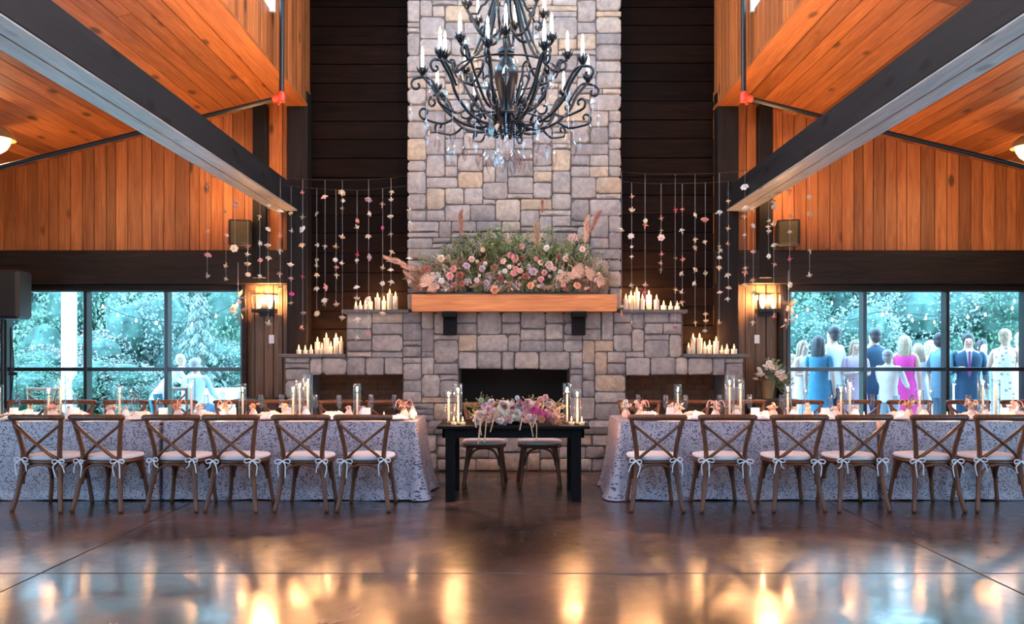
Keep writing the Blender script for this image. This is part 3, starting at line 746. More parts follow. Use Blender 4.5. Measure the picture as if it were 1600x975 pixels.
def crystal(x, y, z, big=1.0, lng=1.0):
    b_ = link('crystal_drop', cr_b, chand, (x, y, z), None, (1, 1, lng)); 
    c_ = link('pendalogue', cr_m, b_, (0, 0, -.165), (0, 0, rnd.uniform(0, 3)), (big, big, big * 1.1 / lng))
n_arm = 0
for n, R, zc, kind, ph in tiers:
    am = arm(R, zc, kind)
    for k in range(n):
        a = ph + 2 * PI * k / n
        ar = link('arm', am, chand, (0, 0, 0), (0, 0, a))
        link('drip_cup', cup_m, ar, (R, 0, zc)); link('candle_sleeve', slv_m, ar, (R, 0, zc + .02)); link('flame_bulb', blb_m, ar, (R, 0, zc + .02))
        ca, sa = math.cos(a), math.sin(a)
        if kind == 0:
            crystal((R + .09) * ca, (R + .09) * sa, zc - .12, 1.2); crystal((R - .12) * ca, (R - .12) * sa, .27, 1.5, 1.1)
            crystal(R * math.cos(a + .3), R * math.sin(a + .3), .30, 1.1, .8)
        elif kind == 1:
            crystal(R * ca, R * sa, zc - .10, 1.5, .9); crystal((R - .16) * ca, (R - .16) * sa, .20, 1.3)
        else:
            crystal(R * ca, R * sa, zc - .10, 1.5, .9)
for k in range(14):
    a = k * 2.4; r_ = .05 + .012 * k; crystal(r_ * math.cos(a), r_ * math.sin(a), .20 - .004 * k, 1.5, 1.2)
# rings tying the arms together
m_ = MB(); 
for R, z in ((.30, .22), (.42, .62)):
    m_.tube([(R * math.cos(2 * PI * k / 40), R * math.sin(2 * PI * k / 40), z) for k in range(41)], .008, 6)
m_.build('tie_ring', 'iron', chand)
for k in range(5):
    a = 2 * PI * k / 5; plight('warm_centre_light', (.5 * math.cos(a), .5 * math.sin(a), .95), 4, (1.0, .70, .42), .05, chand)
plight('warm_centre_light', (0, .0, 2.6), 300, (1.0, .55, .27), .15, chand)  # added lamp well above the chandelier, warming chimney top and lantern boards

# ============================================================ CHAIRS
def chair_meshes():
    D_ = {}
    def up(s):     # rear leg continuing into the back post
        return bez([(s * .235, -.275, 0), (s * .205, -.235, .18), (s * .180, -.205, .42), (s * .178, -.205, .55), (s * .205, -.235, .72), (s * .232, -.262, .845)], 5)
    for s, k in ((-1, 'rl'), (1, 'rr')):
        D_[k] = MB().tube(up(s), [.018] + [.0215] * 24 + [.019], 8).mesh('leg', 'chair_wood')
        D_['f' + k[1]] = MB().tube(bez([(s * .215, .215, 0), (s * .190, .20, .20), (s * .165, .165, .43)], 5), [.015] + [.019] * 8 + [.023, .024], 8).mesh('leg', 'chair_wood')
        cb = bez([(s * .222, -.250, .80), (s * .10, -.262, .70), (0, -.262, .62), (s * -.10, -.245, .535), (s * -.160, -.205, .475)], 5)
        off = .008 * s
        D_['x' + k[1]] = MB().tube([(p.x, p.y + off, p.z) for p in cb], .024, 8, flat_=.55).mesh('cross_brace', 'chair_wood')
    D_['rail'] = MB().tube(bez([(-.246, -.268, .852), (-.235, -.272, .856), (-.12, -.292, .858), (0, -.298, .858), (.12, -.292, .858), (.235, -.272, .856), (.246, -.268, .852)], 4), [.015, .023, .026] + [.0275] * 19 + [.026, .023, .015], 10).mesh('top_rail', 'chair_wood')
    def outline(k, z, w=1.0):
        out = []
        for i in range(28):
            a = 2 * PI * i / 28; ca, sa = math.cos(a), math.sin(a)
            x = .238 * k * math.copysign(abs(ca) ** .75, ca); y = .215 * k * math.copysign(abs(sa) ** .75, sa)
            x *= 1 + .07 * sa; out.append((x, y + .0, z))
        return out
    def slab(rows, mat, nm):
        vs = []; fs = []; n = 28
        for k, z in rows: vs += outline(k, z)
        for i in range(len(rows) - 1):
            for j in range(n): fs.append((i * n + j, i * n + (j + 1) % n, (i + 1) * n + (j + 1) % n, (i + 1) * n + j))
        fs.append(tuple(reversed(range(n)))); L = (len(rows) - 1) * n; fs.append(tuple(range(L, L + n)))
        return MB().add(vs, fs).mesh(nm, mat)
    D_['seat'] = slab([(.93, .425), (.98, .428), (1, .440), (.99, .455), (.95, .458)], 'chair_wood', 'seat')
    D_['cush'] = slab([(.93, .459), (.99, .468), (1.0, .482), (.96, .496), (.80, .503), (.3, .505)], 'cushion_cloth', 'cushion')
    br = []
    for i, (p0, p1) in enumerate((((-.19, -.215), (.19, -.215)), ((-.165, .18), (.165, .18)), ((-.185, -.19), (-.17, .165)), ((.185, -.19), (.17, .165)))):
        x0, y0 = p0; x1, y1 = p1; dx, dy = x1 - x0, y1 - y0
        pts = bez([(x0, y0, .24), (x0 + dx * .06, y0 + dy * .06, .33), (x0 + dx * .2, y0 + dy * .2, .40), (x0 + dx * .5, y0 + dy * .5, .425), (x0 + dx * .8, y0 + dy * .8, .40), (x1 - dx * .06, y1 - dy * .06, .33), (x1, y1, .24)], 4)
        br.append(MB().tube(pts, .0115, 6).mesh('arched_brace', 'chair_wood'))
    D_['br'] = br
    ties = []
    for v in range(4):
        r_ = random.Random(v); m_ = MB()
        s = 1
        # knot round the post, two loops and two tails of flat ribbon
        m_.tube([(.022 * math.cos(a), .022 * math.sin(a), .002) for a in [2 * PI * i / 10 for i in range(11)]], .006, 5)
        for sg in (-1, 1):
            L = r_.uniform(.045, .07)
            m_.tube(bez([(0, -.026, 0), (sg * L * .5, -.04, .018), (sg * L, -.04, .006), (sg * L * .8, -.036, -.02), (0, -.028, 0)], 4), .0055, 5)
            T_ = r_.uniform(.07, .16); 
            m_.tube(bez([(0, -.028, 0), (sg * .02, -.04, -.02), (sg * r_.uniform(.025, .05), -.042, -.05), (sg * r_.uniform(.02, .06), -.038, -T_)], 4), .0055, 5)
        ties.append(m_.mesh('tie', 'ribbon'))
    D_['ties'] = ties
    return D_
CM = chair_meshes()
def chair(x, y, rz, label, group, ties=True, cat='chair'):
    r = empty('dining_chair', (x, y, 0), rz, label, cat, group)
    link('top_rail', CM['rail'], r)
    for k in ('rl', 'rr', 'fl', 'fr'): link('leg', CM[k], r)
    for k in ('xl', 'xr'): link('cross_brace', CM[k], r)
    link('seat', CM['seat'], r)
    for b_ in CM['br']: link('arched_brace', b_, r)
    cu = link('cushion', CM['cush'], r)
    if ties:
        for s in (-1, 1): link('tie', CM['ties'][rnd.randrange(4)], cu, (s * .181, -.207, .462 + rnd.uniform(-.008, .01)), (0, rnd.uniform(-.15, .15), rnd.uniform(-.3, .3)), (rnd.choice((-1, 1)), 1, 1))
    return r
Dk = 7.435           # seat centre of the near row
LX = [66, 160, 270, 366, 470, 569]; RX = [1029, 1135, 1246, 1345, 1465, 1572]
LR = [.10, .10, .03, .06, .0, .02]; RR = [.02, -.02, -.03, -.06, -.03, .04]
for i, px in enumerate(LX):
    chair(PX(px, Dk - .27) - .27 * math.sin(LR[i]), Dk, -LR[i] * 1.0, 'wooden cross-back chair, %s from left on the near side of the left tables' % ORD[i], 'near-side chairs at the left table')
for i, px in enumerate(RX):
    chair(PX(px, Dk - .27) - .27 * math.sin(RR[i]), Dk, -RR[i], 'wooden cross-back chair, %s from left on the near side of the right tables' % ORD[i], 'near-side chairs at the right table')
fl_ = [(46, ''), (115, ''), (197, ''), (273, ''), (370, ''), (445, ''), (532, ''), (608, '')]
fr_ = [999, 1075, 1165, 1250, 1343, 1421, 1514, 1597]
for i, (px, _) in enumerate(fl_):
    chair(PX(px, 9.33), 9.06, PI + rnd.uniform(-.06, .06), 'wooden cross-back chair, %s from left on the far side of the left tables' % ORD[i], 'far-side chairs at the left table', False)
for i, px in enumerate(fr_):
    chair(PX(px, 9.33), 9.06, PI + rnd.uniform(-.06, .06), 'wooden cross-back chair, %s from left on the far side of the right tables' % ORD[i], 'far-side chairs at the right table', False)
for px, nm in ((757, 'left'), (843, 'right')):
    chair(PX(px, 8.65), 8.62, PI, 'cross-back chair with grey cushion behind the black table, %s one of the pair' % nm, 'chairs behind the black sweetheart table')
# ============================================================ TABLES
YT0, YT1 = 7.765, 8.60; ZT = .765
def table(x0, x1, label):
    r = empty('banquet_table', ((x0 + x1) / 2, (YT0 + YT1) / 2, 0), 0, label, 'table', 'long banquet tables under cloths')
    w_ = (x1 - x0) / 2
    MB().box(-w_ + .03, w_ - .03, -.38, .38, .72, .752, ch=.006).build('tabletop', 'shelf_wood', r, False)
    for sx in (-1, 1):
        for sy in (-1, 1): MB().tube([(sx * (w_ - .2), sy * .3, 0), (sx * (w_ - .2), sy * .3, .72)], .015, 8).build('leg', 'black_metal', r)
    return r
def cloth(x0, x1, label, seed, flare0, flare1):
    r_ = random.Random(seed); W = (x1 - x0) / 2; Hd = (YT1 - YT0) / 2
    per = []; seg = .028; rad = .03
    def add(x, y, nx, ny): per.append((x, y, nx, ny))
    def side(ax, ay, bx, by, nx, ny):
        L = math.hypot(bx - ax, by - ay); n = max(2, int(L / seg))
        for i in range(n): t_ = i / n; add(ax + (bx - ax) * t_, ay + (by - ay) * t_, nx, ny)
    def corner(cx_, cy_, a0):
        for i in range(6):
            a = a0 + PI / 2 * i / 6; add(cx_ + rad * math.cos(a), cy_ + rad * math.sin(a), math.cos(a), math.sin(a))
    side(-W + rad, -Hd, W - rad, -Hd, 0, -1); corner(W - rad, -Hd + rad, -PI / 2)
    side(W, -Hd + rad, W, Hd - rad, 1, 0); corner(W - rad, Hd - rad, 0)
    side(W - rad, Hd, -W + rad, Hd, 0, 1); corner(-W + rad, Hd - rad, PI / 2)
    side(-W, Hd - rad, -W, -Hd + rad, -1, 0); corner(-W + rad, -Hd + rad, PI)
    n = len(per); rows = 22; vs = []; fs = []; uv = []
    s_ = 0; arc = [0]
    for i in range(1, n + 1): arc.append(arc[-1] + math.hypot(per[i % n][0] - per[i - 1][0], per[i % n][1] - per[i - 1][1]))
    tot = arc[n]
    fq = [(r_.uniform(4, 9), r_.uniform(0, 6), r_.uniform(.4, 1)) for _ in range(6)]
    for j in range(rows + 1):
        f = j / rows
        for i in range(n):
            x, y, nx, ny = per[i]; u_ = arc[i]
            # folds: mild on long sides, strong near the corners and ends
            cd = min(abs(abs(x) - W) + abs(abs(y) - Hd), .6); fold = math.exp(-cd / .18)
            wave = sum(a * math.sin(k_ * u_ * 1.6 + p) for k_, p, a in fq) / 3
            w2 = math.sin(u_ * 34)
            endf = flare0 if x < 0 else flare1
            amp = (.006 + .018 * abs(nx) * endf) * f + fold * .035 * f * endf
            out = .008 * min(1, f * 6) + amp * (wave + .9) + fold * w2 * .020 * f ** .8 * endf + .05 * f * f * (abs(nx) * endf + fold * endf)
            if abs(ny) > .5: out = min(out, .026 + .05 * f * fold * 2)
            z = ZT - .762 * f
            # pooled, slightly lifted hem
            if f > .93: out += .012 * (1 + wave) ; z = max(z, .004)
            if f > .99: z = .003 + .006 * (1 + math.sin(u_ * 9))
            vs.append((x + nx * out, y + ny * out, z)); uv.append((u_, z))
    for j in range(rows):
        for i in range(n):
            i2 = (i + 1) % n; fs.append((j * n + i, (j + 1) * n + i, (j + 1) * n + i2, j * n + i2))
    m_ = MB().add(vs, fs); me_uv = []
    k = len(m_.v)
    # top surface strip
    top = []
    nx_ = int(2 * W / .12)
    m_.add([(per[i][0], per[i][1], ZT) for i in range(n)], [tuple(range(n))])
    me = m_.mesh('tablecloth', 'sequin_cloth')
    ul = me.uv_layers.new(name='UVMap')
    for pl in me.polygons:
        sd = all(me.loops[li].vertex_index < k for li in pl.loop_indices)
        us = []
        for li in pl.loop_indices:
            vi = me.loops[li].vertex_index
            if sd:
                u_, z_ = uv[vi]
                if vi % n == 0 and any(me.loops[l2].vertex_index % n == n - 1 for l2 in pl.loop_indices): u_ = tot
                ul.data[li].uv = (u_, z_)
            else: ul.data[li].uv = (m_.v[vi][0], m_.v[vi][1])
    o = link('tablecloth', me, None, ((x0 + x1) / 2, (YT0 + YT1) / 2, 0)); tag(o, label, 'tablecloth', 'sequined tablecloths')
    return o
xl1 = PX(650, YT0); xl0 = PX(254, YT0); xl00 = xl0 - 2.6
xr0 = PX(968, YT0); xr1 = PX(1371, YT0); xr11 = xr1 + .05 + 2.6
table(xl0, xl1, 'long banquet table left of the fireplace, the one nearest the fireplace'); table(xl00, xl0 - .015, 'long banquet table running out of the left edge of the picture')
table(xr0, xr1, 'long banquet table right of the fireplace, the one nearest the fireplace'); table(xr1 + .06, xr11, 'long banquet table running out of the right edge of the picture')
cloth(xl0, xl1, 'lavender-grey sequined cloth on the left table nearest the fireplace, its right end flaring out', 1, .0, 1.0)
cloth(xl00, xl0 - .05, 'lavender-grey sequined cloth on the table at the left edge of the picture', 2, .5, .0)
cloth(xr0, xr1, 'lavender-grey sequined cloth on the right table nearest the fireplace, its left end flaring out', 3, 1.0, .0)
cloth(xr1 + .08, xr11, 'lavender-grey sequined cloth on the table at the right edge of the picture', 4, .0, .5)
# black farm table for the couple
XS = PX(802, 7.7); st = empty('sweetheart_table', (XS, 8.03, 0), 0, 'small black wooden farm table in front of the fireplace', 'table')
hw = 120 / F * 7.62
MB().box(-hw, hw, -.40, .40, .705, .735, ch=.004).build('tabletop', 'black_wood', st, False)
MB().box(-hw + .05, hw - .05, -.34, -.32, .615, .705).box(-hw + .05, hw - .05, .32, .34, .615, .705).box(-hw + .05, -hw + .07, -.34, .34, .615, .705).box(hw - .07, hw - .05, -.34, .34, .615, .705).build('apron', 'black_wood', st, False)
for sx in (-1, 1):
    for sy in (-1, 1): MB().box(-.045, .045, -.045, .045, 0, .705, ch=.005).build('leg', 'black_wood', st, False, (sx * (hw - .125), sy * .31, 0))
# low cabinets beside the chimney
for px0, px1, nm in ((1168, 1236, 'right'), (376, 446, 'left')):
    a, b_ = PX(px0, DW - .3), PX(px1, DW - .3); zt = PZ(622, DW - .3)
    r = empty('side_cabinet', ((a + b_) / 2, DW - .38, 0), 0, 'low dark wooden cabinet against the brown panel %s of the fireplace' % nm, 'cabinet', 'low side cabinets'); w_ = (b_ - a) / 2
    MB().box(-w_ + .02, w_ - .02, -.18, .18, 0.0, zt - .03, ch=.004).build('body', 'shelf_wood', r, False)
    MB().box(-w_, w_, -.2, .2, zt - .03, zt, ch=.004).build('top', 'shelf_wood', r, False)
    for sx in (-1, 1):
        d = MB().box(-w_ / 2 + .025, w_ / 2 - .025, -.02, 0, -(zt - .1) / 2, (zt - .1) / 2, ch=.004).build('door', 'shelf_wood', r, False, (sx * w_ / 2 * .93, -.18, zt / 2))
        MB().ball((0, -.03, 0), .012, 8).build('knob', 'black_metal', d, True, (-sx * (w_ / 2 - .05), 0, .05))
# ============================================================ CANDLES
fl_m = MB().lathe([(.0004, 0), (.005, .006), (.0068, .014), (.005, .026), (.002, .038), (.0003, .046)], 8).mesh('flame', 'flame')
wk_m = MB().tube([(0, 0, 0), (.001, 0, .012)], .0012, 5).mesh('wick', 'soot')
def candle_top(parent, z, big=1.0):
    link('wick', wk_m, parent, (0, 0, z)); link('flame', fl_m, parent, (0, 0, z + .008), None, (big, big, big))
def pillar(px, topy, wpx, basez, label, group, lit=True, D=None):
    D = D or 10.38 + rnd.uniform(-.1, .1); s = F / D; r_ = wpx / s / 2
    h = max(.035, PZ(topy, D) - basez)
    r = empty('pillar_candle', (PX(px, D), D, basez), 0, label, 'candle', group)
    MB().lathe([(r_ * .97, 0), (r_, .004), (r_, h - .006), (r_ * .9, h), (r_ * .72, h - .004), (r_ * .6, h - .012), (0, h - .014)], 16).build('wax_body', 'wax', r)
    candle_top(r, h - .012, 1.5 if lit else 1)
    return r
UL = [(556, 478, 6), (563, 477, 7), (571, 475, 6), (578, 471, 9), (590, 465, 9), (600, 470, 7), (609, 459, 9), (618, 463, 8)]
UR = [(978, 467, 8), (986, 462, 8), (995, 456, 9), (1004, 467, 7), (1014, 461, 9), (1026, 468, 9), (1037, 477, 10), (1048, 478, 8), (1058, 478, 9)]
LLc = [(467, 546, 8), (477, 547, 8), (486, 546, 7), (496, 534, 9), (503, 543, 6), (510, 528, 9), (517, 541, 7), (525, 528, 8), (533, 533, 7)]
LRc = [(1076, 543, 7), (1083, 528, 8), (1093, 528, 9), (1101, 541, 7), (1109, 539, 8), (1119, 533, 9), (1128, 547, 7), (1136, 545, 8), (1147, 545, 10)]
for lst, bz, nm in ((UL, zL1, 'upper slate ledge left of the chimney'), (UR, zL1, 'upper slate ledge right of the chimney'), (LLc, zL2, 'lower slate ledge at the far left'), (LRc, zL2, 'lower slate ledge at the far right')):
    for i, (a, b_, c_) in enumerate(lst):
        hgt = (482 if bz == zL1 else 551) - b_
        kind = 'low' if hgt < 7 else ('tall' if hgt > 16 else 'medium')
        r = pillar(a, b_, c_ * .93, bz, '%s lit ivory candle, %s from left on the %s' % (kind, ORD[i], nm.replace('slate ', '').replace(' at the far left', ', far left').replace(' at the far right', ', far right').replace(' of the chimney', ' of chimney')), 'pillar candles on the ' + nm)
        if hgt > 12 and i % 2 == 0 or i in (3, 5): plight('candle_light', (0, 0, PZ(b_, 10.4) - bz + .05), 9, (1.0, .46, .18), .02, r)

def tall_holder(px, topy, D, baseZ, label, grp, R=.040, watt=7):
    s = F / D; h = PZ(topy, D) - baseZ; x = PX(px, D)
    g = empty('glass_cylinder', (x, D, baseZ), 0, label, 'candle holder', grp)
    MB().lathe([(0, .006), (R * .9, .006), (R - .003, .012), (R - .003, h), (R, h), (R, .004), (R * .9, 0), (0, 0)], 20, cap=False).build('glass_tube', 'clear_glass', g)
    MB().lathe([(R + .0006, h - .004), (R + .002, h), (R, h + .003), (R - .004, h), (R - .0035, h - .004)], 20, cap=False).build('rim', 'crystal', g)
    hc = max(.12, h * .72)
    c = empty('taper_candle', (x, D, baseZ + .007), 0, label.replace('tall clear glass cylinder', 'lit taper candle inside glass cylinder'), 'candle', grp.replace('glass cylinders', 'taper candles'))
    MB().lathe([(.020, 0), (.021, .015), (.012, .018)], 12).build('candle_cup', 'gold_pot', c)
    MB().lathe([(.0115, .015), (.011, .06), (.0095, hc - .012), (.006, hc), (0, hc + .001)], 12).build('wax_body', 'wax', c)
    candle_top(c, hc, 1.25)
    plight('candle_light', (0, 0, hc + .05), watt, (1.0, .46, .19), .012, c)
def short_(label): return label
TB = ZT + .002
for tn, lst in (('left', [(-1, 602), (76, 604), (95, 588), (187, 602), (299, 592), (379, 600), (458, 602), (468, 593), (481, 584), (558, 600)]), ('right', [(1059, 601), (1140, 586), (1157, 594), (1231, 600), (1314, 602), (1328, 591), (1437, 610), (1536, 586), (1556, 594)])):
    for i, (a, b_) in enumerate(lst):
        D = 8.28 if i % 2 == 0 else 8.14
        tall_holder(a, b_, D, TB, 'tall clear glass cylinder, %s from left on the %s banquet tables' % (ORD[i], tn), 'glass cylinders on the %s tables' % tn, .040 if b_ > 590 else .050)
for i, (a, b_) in enumerate([(701, 609), (716, 600), (886, 599), (902, 608)]):
    tall_holder(a, b_, 7.93 if i % 2 == 0 else 7.83, .737, 'tall clear glass cylinder, %s from left on the black table' % ORD[i], 'glass cylinders on the black table', .042, 11)
def tealight(px, D, bz, label, grp):
    r = empty('tealight', (PX(px, D), D, bz), 0, label, 'candle', grp)
    MB().lathe([(0, .003), (.028, .003), (.031, .045), (.0335, .045), (.030, 0), (0, 0)], 14, cap=False).build('glass_cup', 'clear_glass', r)
    MB().lathe([(0, .004), (.026, .004), (.027, .028), (0, .030)], 12).build('wax_body', 'wax', r)
    candle_top(r, .028, 1.0); plight('candle_light', (0, 0, .08), 1.6, (1.0, .52, .22), .01, r)
for i, (px, D, bz) in enumerate([(723, 7.72, .737), (709, 7.74, .737), (893, 7.74, .737), (909, 7.72, .737)]):
    tealight(px, D, bz, 'small glass tealight, %s from left on the black table' % ORD[i], 'tealights on the black table')
for i, px in enumerate([30, 130, 232, 345, 425, 510, 600, 645]): tealight(px, 7.95, TB, 'small glass tealight, %s from left on the left banquet tables' % ORD[i], 'tealights on the left tables')
for i, px in enumerate([1024, 1085, 1192, 1270, 1350, 1405, 1480, 1580]): tealight(px, 7.95, TB, 'small glass tealight, %s from left on the right banquet tables' % ORD[i], 'tealights on the right tables')
# ============================================================ GLASSES, BOTTLES, NAPKINS, CARDS, PLATES
flute_m = [MB().lathe([(.030, 0), (.028, .003), (.006, .007)], 14).mesh('foot', 'clear_glass'), MB().lathe([(.004, .006), (.0032, .05), (.004, .085)], 8).mesh('stem', 'clear_glass'),
           MB().lathe([(.004, .085), (.016, .10), (.026, .13), (.0275, .17), (.023, .232), (.0215, .232), (.026, .17), (.0245, .131), (.015, .103), (0, .09)], 16, cap=False).mesh('bowl', 'bottle_glass')]
for tn, lst in (('left', [28, 118, 213, 322, 408, 440, 493, 530, 580, 616]), ('right', [997, 1040, 1071, 1124, 1171, 1221, 1297, 1363, 1424, 1513])):
    for i, px in enumerate(lst):
        D = 8.33 + rnd.uniform(-.05, .04)
        r = empty('champagne_flute', (PX(px, D), D, TB), 0, 'empty champagne flute, %s from left on the %s banquet tables' % (ORD[i], tn), 'glass', 'champagne flutes on the %s tables' % tn)
        for me in flute_m: link(me.name.split('.')[0], me, r)
for i, (px, tn) in enumerate([(101, 'left'), (205, 'left'), (249, 'left'), (348, 'left'), (1259, 'right'), (1455, 'right')]):
    D = 8.22
    j = i if i < 4 else i - 4
    r = empty('water_bottle', (PX(px, D), D, TB), 0, 'clear swing-top glass water bottle, %s from left on the %s banquet tables' % (ORD[j], tn), 'bottle', 'water bottles on the %s tables' % tn)
    MB().lathe([(0, .002), (.036, 0), (.038, .01), (.038, .13), (.030, .17), (.015, .20), (.014, .255), (.017, .258), (.017, .27), (0, .27)], 18).build('glass_body', 'bottle_glass', r)
    MB().lathe([(.010, .262), (.013, .275), (.009, .290), (0, .293)], 10).build('stopper', 'ceramic_white', r)
    MB().tube([(.019, 0, .235), (.024, 0, .262), (.010, 0, .296), (-.010, 0, .296), (-.024, 0, .262), (-.019, 0, .235)], .0016, 5).build('wire_bail', 'black_metal', r)
nap = []
for k in range(3):
    r_ = random.Random(k); vs = []; fs = []; nx, ny = 16, 10
    for j in range(ny + 1):
        for i in range(nx + 1):
            u_, v_ = i / nx * 2 - 1, j / ny * 2 - 1
            e = max(0, 1 - abs(u_) ** 3) * max(0, 1 - abs(v_) ** 2)
            z = e * (.030 + .014 * math.sin(u_ * 5 + k) * math.cos(v_ * 3 + k) + .006 * math.sin(u_ * 17 + v_ * 6)) + .001
            vs.append((u_ * .115 * (1 + .06 * math.sin(v_ * 5 + k)), v_ * .07 * (1 + .08 * math.sin(u_ * 4)), z))
    for j in range(ny):
        for i in range(nx): a = j * (nx + 1) + i; fs.append((a, a + 1, a + nx + 2, a + nx + 1))
    nap.append(MB().add(vs, fs).mesh('napkin', 'linen'))
plate_m = MB().lathe([(0, .004), (.07, .004), (.085, .010), (.125, .016), (.127, .019), (.085, .013), (.07, .007), (0, .007)], 24, cap=False)
plate_m = plate_m.mesh('charger_plate', 'ceramic_pink')
ns = 0
for tn, lst in (('left', [22, 118, 217, 318, 420, 520, 618]), ('right', [1010, 1083, 1190, 1296, 1404, 1516, 1590])):
    for i, px in enumerate(lst):
        for D, sd in ((7.93, 'near'), (8.43, 'far')):
            x = PX(px, D)
            if sd == 'far' and tn == 'left' and px > 600: continue
            o = link('charger_plate', plate_m, None, (x, D, TB)); tag(o, 'round blush charger plate under a napkin, %s from left on %s side of %s tables' % (ORD[i], sd, tn), 'plate', 'charger plates on the %s tables' % tn)
            o = link('napkin', nap[ns % 3], None, (x + .01, D, TB + .019), (0, 0, rnd.uniform(-.5, .5))); ns += 1
            tag(o, 'white napkin folded on charger plate, %s from left on %s side of %s tables' % (ORD[i], sd, tn), 'napkin', 'napkins on the %s tables' % tn)
for tn, lst in (('left', [21, 117, 255, 362, 448, 572]), ('right', [1048, 1180, 1290, 1440, 1570])):
    for i, px in enumerate(lst):
        D = 8.06
        o = MB().box(-.042, .042, -.002, .002, 0, .115, Tm((0, -.012, 0), (-.16, 0, 0)), ch=.0008).box(-.042, .042, -.002, .002, 0, .115, Tm((0, .028, 0), (.16, 0, 0)), ch=.0008).build('menu_card', 'paper', None, False, (PX(px, D), D, TB), (0, 0, rnd.uniform(-.25, .25)))
        tag(o, 'folded blank-backed white card standing, %s from left on the %s banquet tables' % (ORD[i], tn), 'card', 'cards on the %s tables' % tn)
# ============================================================ FLOWERS
def rose_mesh(col, seed, layers=4):
    r_ = random.Random(seed); m_ = MB()
    for L in range(layers):
        n = 3 + L; rr = .18 + .82 * (L + 1) / layers; zt = .62 - .16 * L
        for k in range(n):
            a = 2 * PI * k / n + L * .7 + r_.uniform(-.1, .1); wd = PI / n * 1.25
            vs = []
            for j, (q, zz) in enumerate(((.25, -.25), (.80, .05 + zt * .4), (1.0, zt), (1.14, zt - .05 - .07 * L))):
                for i in (-1, 0, 1):
                    ww = wd * (1.0, 1.0, .9, .45)[j]
                    R = rr * q * (1 - .10 * abs(i)) * r_.uniform(.95, 1.05)
                    vs.append((R * math.cos(a + i * ww), R * math.sin(a + i * ww), zz - .04 * abs(i)))
            m_.add(vs, [(j * 3 + i, j * 3 + i + 1, j * 3 + i + 4, j * 3 + i + 3) for j in range(3) for i in range(2)])
    m_.ball((0, 0, .25), (.2, .2, .25), 6)
    m_.lathe([(.05, -.55), (.28, -.38), (.42, -.15), (.30, -.1)], 7)
    return m_.mesh('rose', 'petal_' + col)
RM = {k: [rose_mesh(k, i * 7 + 1) for i in range(2)] for k in PET}
def daisy_mesh(col, seed):       # small ruffled blossom
    r_ = random.Random(seed); m_ = MB()
    for L in range(3):
        n = 7
        for k in range(n):
            a = 2 * PI * k / n + L * .4; R = 1 - .25 * L; z = .12 + .22 * L
            c = r_.uniform(.9, 1.1) * R
            m_.add([(0, 0, z * .5), (c * .6 * math.cos(a - .35), c * .6 * math.sin(a - .35), z + .08), (c * math.cos(a - .15), c * math.sin(a - .15), z + r_.uniform(-.15, .1)), (c * math.cos(a + .2), c * math.sin(a + .2), z + r_.uniform(-.1, .15)), (c * .6 * math.cos(a + .38), c * .6 * math.sin(a + .38), z + .06)], [(0, 1, 2, 3, 4)])
    m_.lathe([(.04, -.75), (.13, -.55), (.16, -.25), (.34, .08)], 6)
    return m_.mesh('blossom', 'petal_' + col)
DM = {k: [daisy_mesh(k, i * 5 + 2) for i in range(2)] for k in PET}
def leafq(m_, p, d, L, W, r_, mi=0):
    d = d.normalized(); a = d.cross(Vector((r_.uniform(-1, 1), r_.uniform(-1, 1), r_.uniform(-1, 1)))).normalized(); n_ = a.cross(d) * W * .3
    m_.add([p, p + d * L * .5 + a * W - n_, p + d * L, p + d * L * .5 - a * W - n_], [(0, 1, 2, 3)], None, mi)
def spray_mesh(nm, mat, H_, seed, n=60, leaf=.03, w_=.007, spread=.05, droop=0.2, stems=3):
    r_ = random.Random(seed); m_ = MB()
    for s_ in range(stems):
        tip = Vector((r_.uniform(-1, 1) * spread * 2, r_.uniform(-1, 1) * spread, H_ * r_.uniform(.75, 1)))
        pts = [Vector((0, 0, 0)), tip * .35 + Vector((r_.uniform(-1, 1), r_.uniform(-1, 1), 0)) * spread * .4, tip * .7 + Vector((r_.uniform(-1, 1), 0, 0)) * spread * .4, tip + Vector((r_.uniform(-1, 1) * droop * H_, 0, -droop * H_ * .3))]
        c = bez(pts, 4); m_.tube(c, .0016, 4, cap=False)
        for k in range(n // stems):
            t_ = r_.uniform(.2, 1) ** .8; i = min(int(t_ * (len(c) - 1)), len(c) - 2); p = c[i].lerp(c[i + 1], r_.random())
            d = Vector((r_.uniform(-1, 1), r_.uniform(-1, 1), r_.uniform(-.1, 1)))
            leafq(m_, p, d, leaf * r_.uniform(.6, 1.2), w_ * r_.uniform(.7, 1.3), r_)
    return m_.mesh(nm, mat, False)
SP = {'green': [spray_mesh('foliage_spray', 'leaf_green', .36, i, 110, .028, .0055, .07) for i in range(4)],
      'sage': [spray_mesh('foliage_spray', 'leaf_sage', .36, 10 + i, 110, .022, .006, .06) for i in range(4)],
      'dry': [spray_mesh('dried_spray', 'leaf_dry', .30, 20 + i, 120, .016, .004, .09, .3, 5) for i in range(4)],
      'pale': [spray_mesh('pale_spray', 'petal_cream', .28, 30 + i, 80, .020, .006, .04, .3) for i in range(3)],
      'gyp': [spray_mesh('gypsophila_spray', 'petal_greywhite', .20, 40 + i, 120, .008, .0045, .09, .1, 7) for i in range(3)]}
